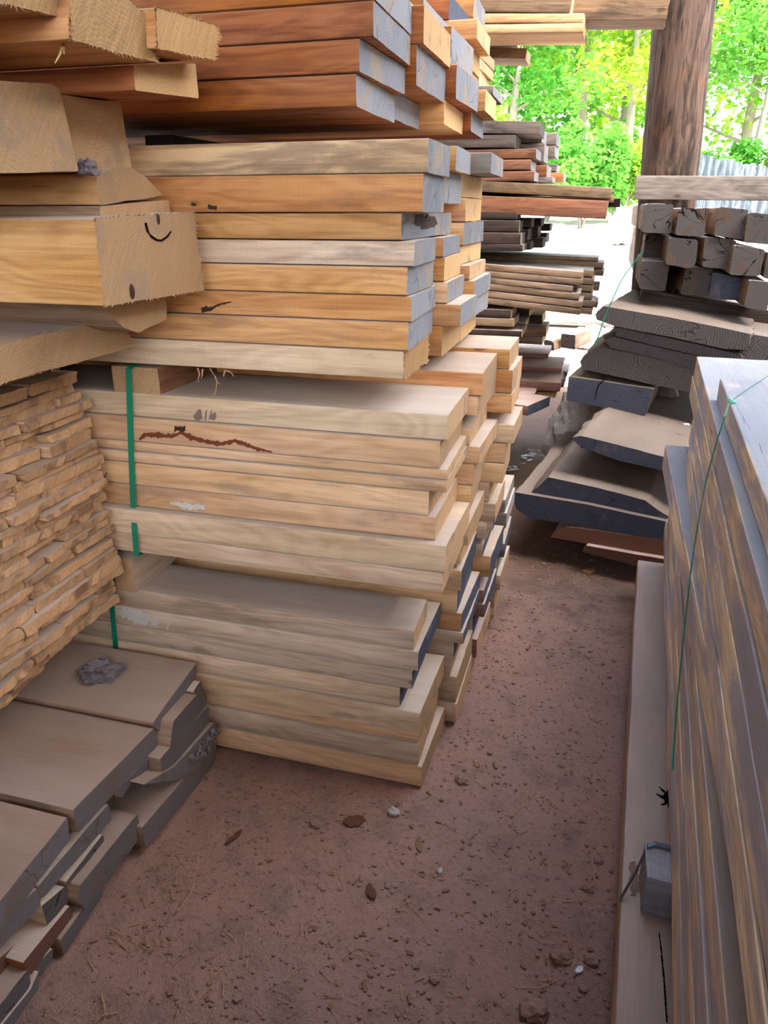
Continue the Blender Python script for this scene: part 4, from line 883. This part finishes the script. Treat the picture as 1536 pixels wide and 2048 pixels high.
def fence():
    root = bpy.data.objects.new('board_fence', None); COL.objects.link(root); root.location = (4, 19.0, hy(4, 19))
    bpy.context.view_layer.update(); tag(root, 'grey weathered board fence beyond the pole', 'fence')
    bm = bmesh.new(); x = 1.0; r = random.Random(3)
    while x < 12:
        w = r.uniform(.12, .16); zt = max(hy(x, 19)+.62, 2.62-.19*(x-1.66))+r.uniform(-.03, .03); zb = hy(x, 19)-.05
        bmesh.ops.create_cube(bm, size=1, matrix=Matrix.Translation((x+w/2, 19+r.uniform(-.01, .01), (zt+zb)/2)) @ Matrix.Diagonal((w-.008, .02, zt-zb, 1))); x += w
    t = NT('silvery_fence_boards'); P = t.n('TexCoord').outputs['Object']
    n1 = t.noise(t.vec('MULTIPLY', P, (9, 9, 1.2)), 1.5, 5); n2 = t.noise(t.vec('MULTIPLY', P, (30, 30, 1.0)), 1.3, 3)
    mat = t.finish(t.mix(t.ramp(n1, .38, .62), S(66, 74, 82), S(112, 120, 128)), .9, n2, .4, .01)
    mesh_from(bm, 'board_panel', [mat], root)
    for i in range(5):
        bm = bmesh.new(); bmesh.ops.create_cube(bm, size=1, matrix=Matrix.Translation((1.2+2.4*i, 19.1, hy(1.2+2.4*i, 19)+.5)) @ Matrix.Diagonal((.1, .1, 1.2, 1))); mesh_from(bm, 'fence_post', [mat], root)
fence()

# ------------------------------------------------------------------ trees
def leafmat(name, A, B):
    t = NT(name); P = t.n('TexCoord').outputs['Object']
    n1 = t.noise(P, .55, 2); n2 = t.noise(P, 5, 2)
    col = t.mix(t.ramp(t.math('ADD', t.math('MULTIPLY', n1, .6), t.math('MULTIPLY', n2, .4)), .38, .62), A, B)
    d = t.n('BsdfDiffuse'); tr = t.n('BsdfTranslucent'); m = t.n('MixShader'); m.inputs[0].default_value = .5
    t.put(d.inputs[0], col); t.put(tr.inputs[0], col)
    t.t.links.new(d.outputs[0], m.inputs[1]); t.t.links.new(tr.outputs[0], m.inputs[2]); t.t.links.new(m.outputs[0], t.out.inputs[0]); return t.m
LF = [leafmat('spring_leaves', S(84, 150, 46), S(178, 212, 84)), leafmat('yellow_green_leaves', S(124, 182, 50), S(204, 222, 88)), leafmat('fresh_green_leaves', S(70, 144, 52), S(142, 200, 92))]
BK = simple('pale_tree_bark', S(150, 142, 128), .9, .2, .3, 6)
rt = random.Random(21)
def leaves(name, blobs, n, size, mat, parent):
    vs, fs = [], []
    for _ in range(n):
        c, r = rt.choice(blobs); d = Vector((rt.gauss(0, 1), rt.gauss(0, 1), rt.gauss(0, 1))).normalized()
        p = Vector(c)+Vector((d.x*r[0], d.y*r[1], d.z*r[2]))*(rt.random()**.4)
        a = Vector((rt.gauss(0, 1), rt.gauss(0, 1), rt.gauss(0, .6))).normalized(); b = a.orthogonal().normalized(); b = Matrix.Rotation(rt.uniform(0, 6.3), 3, a) @ b
        s = size*rt.uniform(.6, 1.25); q = len(vs); cc = a.cross(b)*s*.12
        vs += [tuple(p-a*s), tuple(p+b*s*.5+cc), tuple(p+a*s), tuple(p-b*s*.5+cc)]; fs += [(q, q+1, q+2), (q, q+2, q+3)]
    me = bpy.data.meshes.new(name); me.from_pydata(vs, [], fs); me.update(); return link(name, me, [mat], None, parent)
def tree(x, y, h, r, n, mat, label, trunk=.12, lean=0., name='broadleaf_tree', size=.11, low=.25, group='trees beyond the yard'):
    z0 = hy(x, y); root = bpy.data.objects.new(name, None); COL.objects.link(root); root.location = (x, y, z0); bpy.context.view_layer.update()
    tag(root, label, 'tree', group)
    bm = bmesh.new(); top = Vector((x+lean*h, y, z0+h*.9)); base = Vector((x, y, z0-.1)); blobs = []
    pts = [base.lerp(top, t)+Vector((.15*noise.noise(Vector((t*3, x, 1))), .15*noise.noise(Vector((t*3, y, 2))), 0)) for t in lin(0, 1, 10)]
    tube(bm, pts, trunk, trunk*.2, 9)
    for i in range(16):
        t = low+(1-low)*(i+.5)/16; p = base.lerp(top, t); an = rt.uniform(0, 6.3); rr = r*(.45+.55*math.sin(math.pi*min(1, .2+t*.75)))*rt.uniform(.5, 1)
        e = p+Vector((math.cos(an)*rr, math.sin(an)*rr, rr*.35)); tube(bm, [p, (p+e)/2+Vector((0, 0, .12)), e], trunk*.35*(1.1-t), .012, 5)
        blobs.append((tuple(e), (r*.48, r*.48, r*.38))); blobs.append((tuple((p+e)/2+Vector((0, 0, .2))), (r*.4, r*.4, r*.34)))
    mesh_from(bm, 'trunk', [BK], root); leaves('foliage', blobs, n, size, mat, root)
TR = [(-4.6, 21, 9, 2.2, 6500, 0, 'leafy green tree, first along the wood edge from the shed', .14, 0), (-2.5, 19.5, 8.0, 1.8, 6500, 2, 'tree with drooping fresh green boughs over the brown stack', .12, .03),
 (-1.0, 23, 10, 2.2, 6500, 0, 'tall tree with visible pale trunk in the gap beside pole', .16, 0), (.35, 20.5, 8.5, 1.8, 6500, 1, 'yellow-green tree right beside the pole', .12, -.03),
 (1.9, 24, 10.5, 2.3, 6500, 1, 'tall yellow-green tree half behind the pole', .14, 0), (3.2, 21.8, 9.2, 1.9, 5500, 2, 'thin tree behind the grey fence with airy crown', .09, .04), (4.6, 23.5, 10, 2.3, 5500, 1, 'yellow-green tree at the fence end by picture edge', .12, 0),
 (6.8, 22, 9, 2.3, 4500, 0, 'green tree far along the grey fence', .12, 0), (-7, 23, 10, 2.6, 5000, 0, 'green tree behind the centre stack', .14, 0), (-3.6, 29, 13, 3.2, 7000, 2, 'tall back-row tree behind the drooping one', .2, 0), (.2, 31, 14, 3.4, 7000, 1, 'tall back-row tree rising between pole and overhead boards', .2, 0),
 (4.2, 30, 13.5, 3.3, 7000, 0, 'tall back-row tree behind the fence', .2, 0), (8.5, 30, 13, 3.3, 4500, 1, 'back-row tree at the far fence end', .2, 0), (-8, 31, 13, 3.4, 4500, 0, 'back-row tree hidden behind the centre stack', .2, 0)]
for (x, y, h, r, n, mt, lab, tk, ln) in TR:
    back = y > 28
    tree(x, y, h, r, n, LF[mt], lab, tk, ln, size=.16 if back else .10, low=.12 if back else .3)
def bush(x, y, r, h, n, mt, lab):
    z0 = hy(x, y); root = bpy.data.objects.new('leafy_bush', None); COL.objects.link(root); root.location = (x, y, z0); bpy.context.view_layer.update(); tag(root, lab, 'bush', 'bushes at the yard edge')
    bm = bmesh.new(); bl = []
    for i in range(9):
        an = rt.uniform(0, 6.3); e = Vector((x+math.cos(an)*r*.6, y+math.sin(an)*r*.6, z0+h*rt.uniform(.35, .85))); tube(bm, [(x, y, z0-.05), ((x+e.x)/2, (y+e.y)/2, z0+h*.3), e], .03, .008, 5); bl.append((tuple(e), (r*.5, r*.5, h*.26)))
    mesh_from(bm, 'stem', [BK], root); leaves('foliage', bl, n, .075, LF[mt], root)
for a in [(-.55, 16.6, .8, 2.0, 4500, 2, 'round bright bush between the brown stack and the pole'), (-1.3, 17.4, .75, 1.9, 3500, 2, 'paler bush just behind the brown stack end'), (.15, 17.2, .7, 1.5, 3200, 0, 'low bush at the foot of the pole'), (-2.6, 17.2, .9, 2.2, 3500, 0, 'bush hidden mostly by the centre stack'),
          (1.2, 20.9, .7, 1.7, 2500, 1, 'yellow bush behind the fence end'), (2.6, 21.0, .7, 1.6, 2500, 2, 'green bush behind the middle of the fence'), (4.2, 21.0, .8, 1.6, 2500, 1, 'yellow-green bush behind the far fence')]: bush(*a)

# ------------------------------------------------------------------ unseen shed roof, cut to shape the light, and walls added to block it
def slabbox(name, lo, hi, mat, kind='structure'):
    bm = bmesh.new(); bmesh.ops.create_cube(bm, size=1, matrix=Matrix.Translation([(a+b)/2 for a, b in zip(lo, hi)]) @ Matrix.Diagonal([b-a for a, b in zip(lo, hi)]+[1]))
    o = mesh_from(bm, name, [mat]); o['kind'] = kind; return o
WALLM = simple('unseen_shade_boards', S(96, 80, 66), .9, .2, .2, 4)
def roof():  # unseen; its gap over the aisle is shaped to let sky light in
    bm = bmesh.new()
    for lo, hi in (((-5.2, -4.6, 4.6), (-.6, 5.4, 4.7)), ((-.6, -4.6, 4.6), (4.2, 1.6, 4.7))):
        bmesh.ops.create_cube(bm, size=1, matrix=Matrix.Translation([(a+b)/2 for a, b in zip(lo, hi)]) @ Matrix.Diagonal([b-a for a, b in zip(lo, hi)]+[1]))
    o = mesh_from(bm, 'shade_ceiling', [WALLM]); o['kind'] = 'structure'
roof()
slabbox('shade_wall_left', (-4.3, -4.6, -.05), (-4.2, 5.4, 4.6), WALLM)  # added out of view to keep light off the left side
slabbox('shade_wall_back', (-4.2, -1.0, -.05), (2.2, -.9, 1.4), WALLM)  # added low screen: shades the near dirt, lets light reach the stack fronts
slabbox('shade_wall_right', (3.0, -2.5, -.05), (3.1, 5.4, 3.3), WALLM)  # added out of view to block low sky light from this side

# ------------------------------------------------------------------ light, camera
w = bpy.data.worlds.new('sky'); sc.world = w; w.use_nodes = True; nt = w.node_tree; nt.nodes.clear()
so = nt.nodes.new('ShaderNodeTexSky'); so.sky_type = 'NISHITA'; so.sun_disc = False; so.sun_elevation = math.radians(55); so.sun_rotation = math.radians(120); so.air_density = 1.0; so.dust_density = 3.0
bg = nt.nodes.new('ShaderNodeBackground'); bg.inputs[1].default_value = .42
ou = nt.nodes.new('ShaderNodeOutputWorld'); hs = nt.nodes.new('ShaderNodeHueSaturation'); hs.inputs['Saturation'].default_value = .66; nt.links.new(so.outputs[0], hs.inputs['Color']); nt.links.new(hs.outputs[0], bg.inputs[0]); nt.links.new(bg.outputs[0], ou.inputs[0])
ld = bpy.data.lights.new('sun', 'SUN'); ld.energy = 2.1; ld.angle = math.radians(1); ld.color = (1, .95, .86)
lo = bpy.data.objects.new('sun', ld); COL.objects.link(lo); d = Vector((.45, .25, -.86)); lo.rotation_euler = d.to_track_quat('-Z', 'Y').to_euler(); lo.location = (5, -8, 20)
cam = bpy.data.cameras.new('camera'); cam.sensor_fit = 'VERTICAL'; cam.sensor_height = 24; cam.lens = F/2048*24; cam.clip_start = .05; cam.clip_end = 300
co = bpy.data.objects.new('camera', cam); COL.objects.link(co); co.location = EYE; co.rotation_euler = FW.to_track_quat('-Z', 'Y').to_euler(); sc.camera = co
vs_ = sc.view_settings; vs_.view_transform = 'Standard'; vs_.look = 'None'; vs_.gamma = 1; vs_.exposure = 1.8; vs_.use_curve_mapping = False
sc.cycles.use_adaptive_sampling = True; sc.cycles.use_denoising = True; sc.cycles.max_bounces = 8; sc.cycles.diffuse_bounces = 6
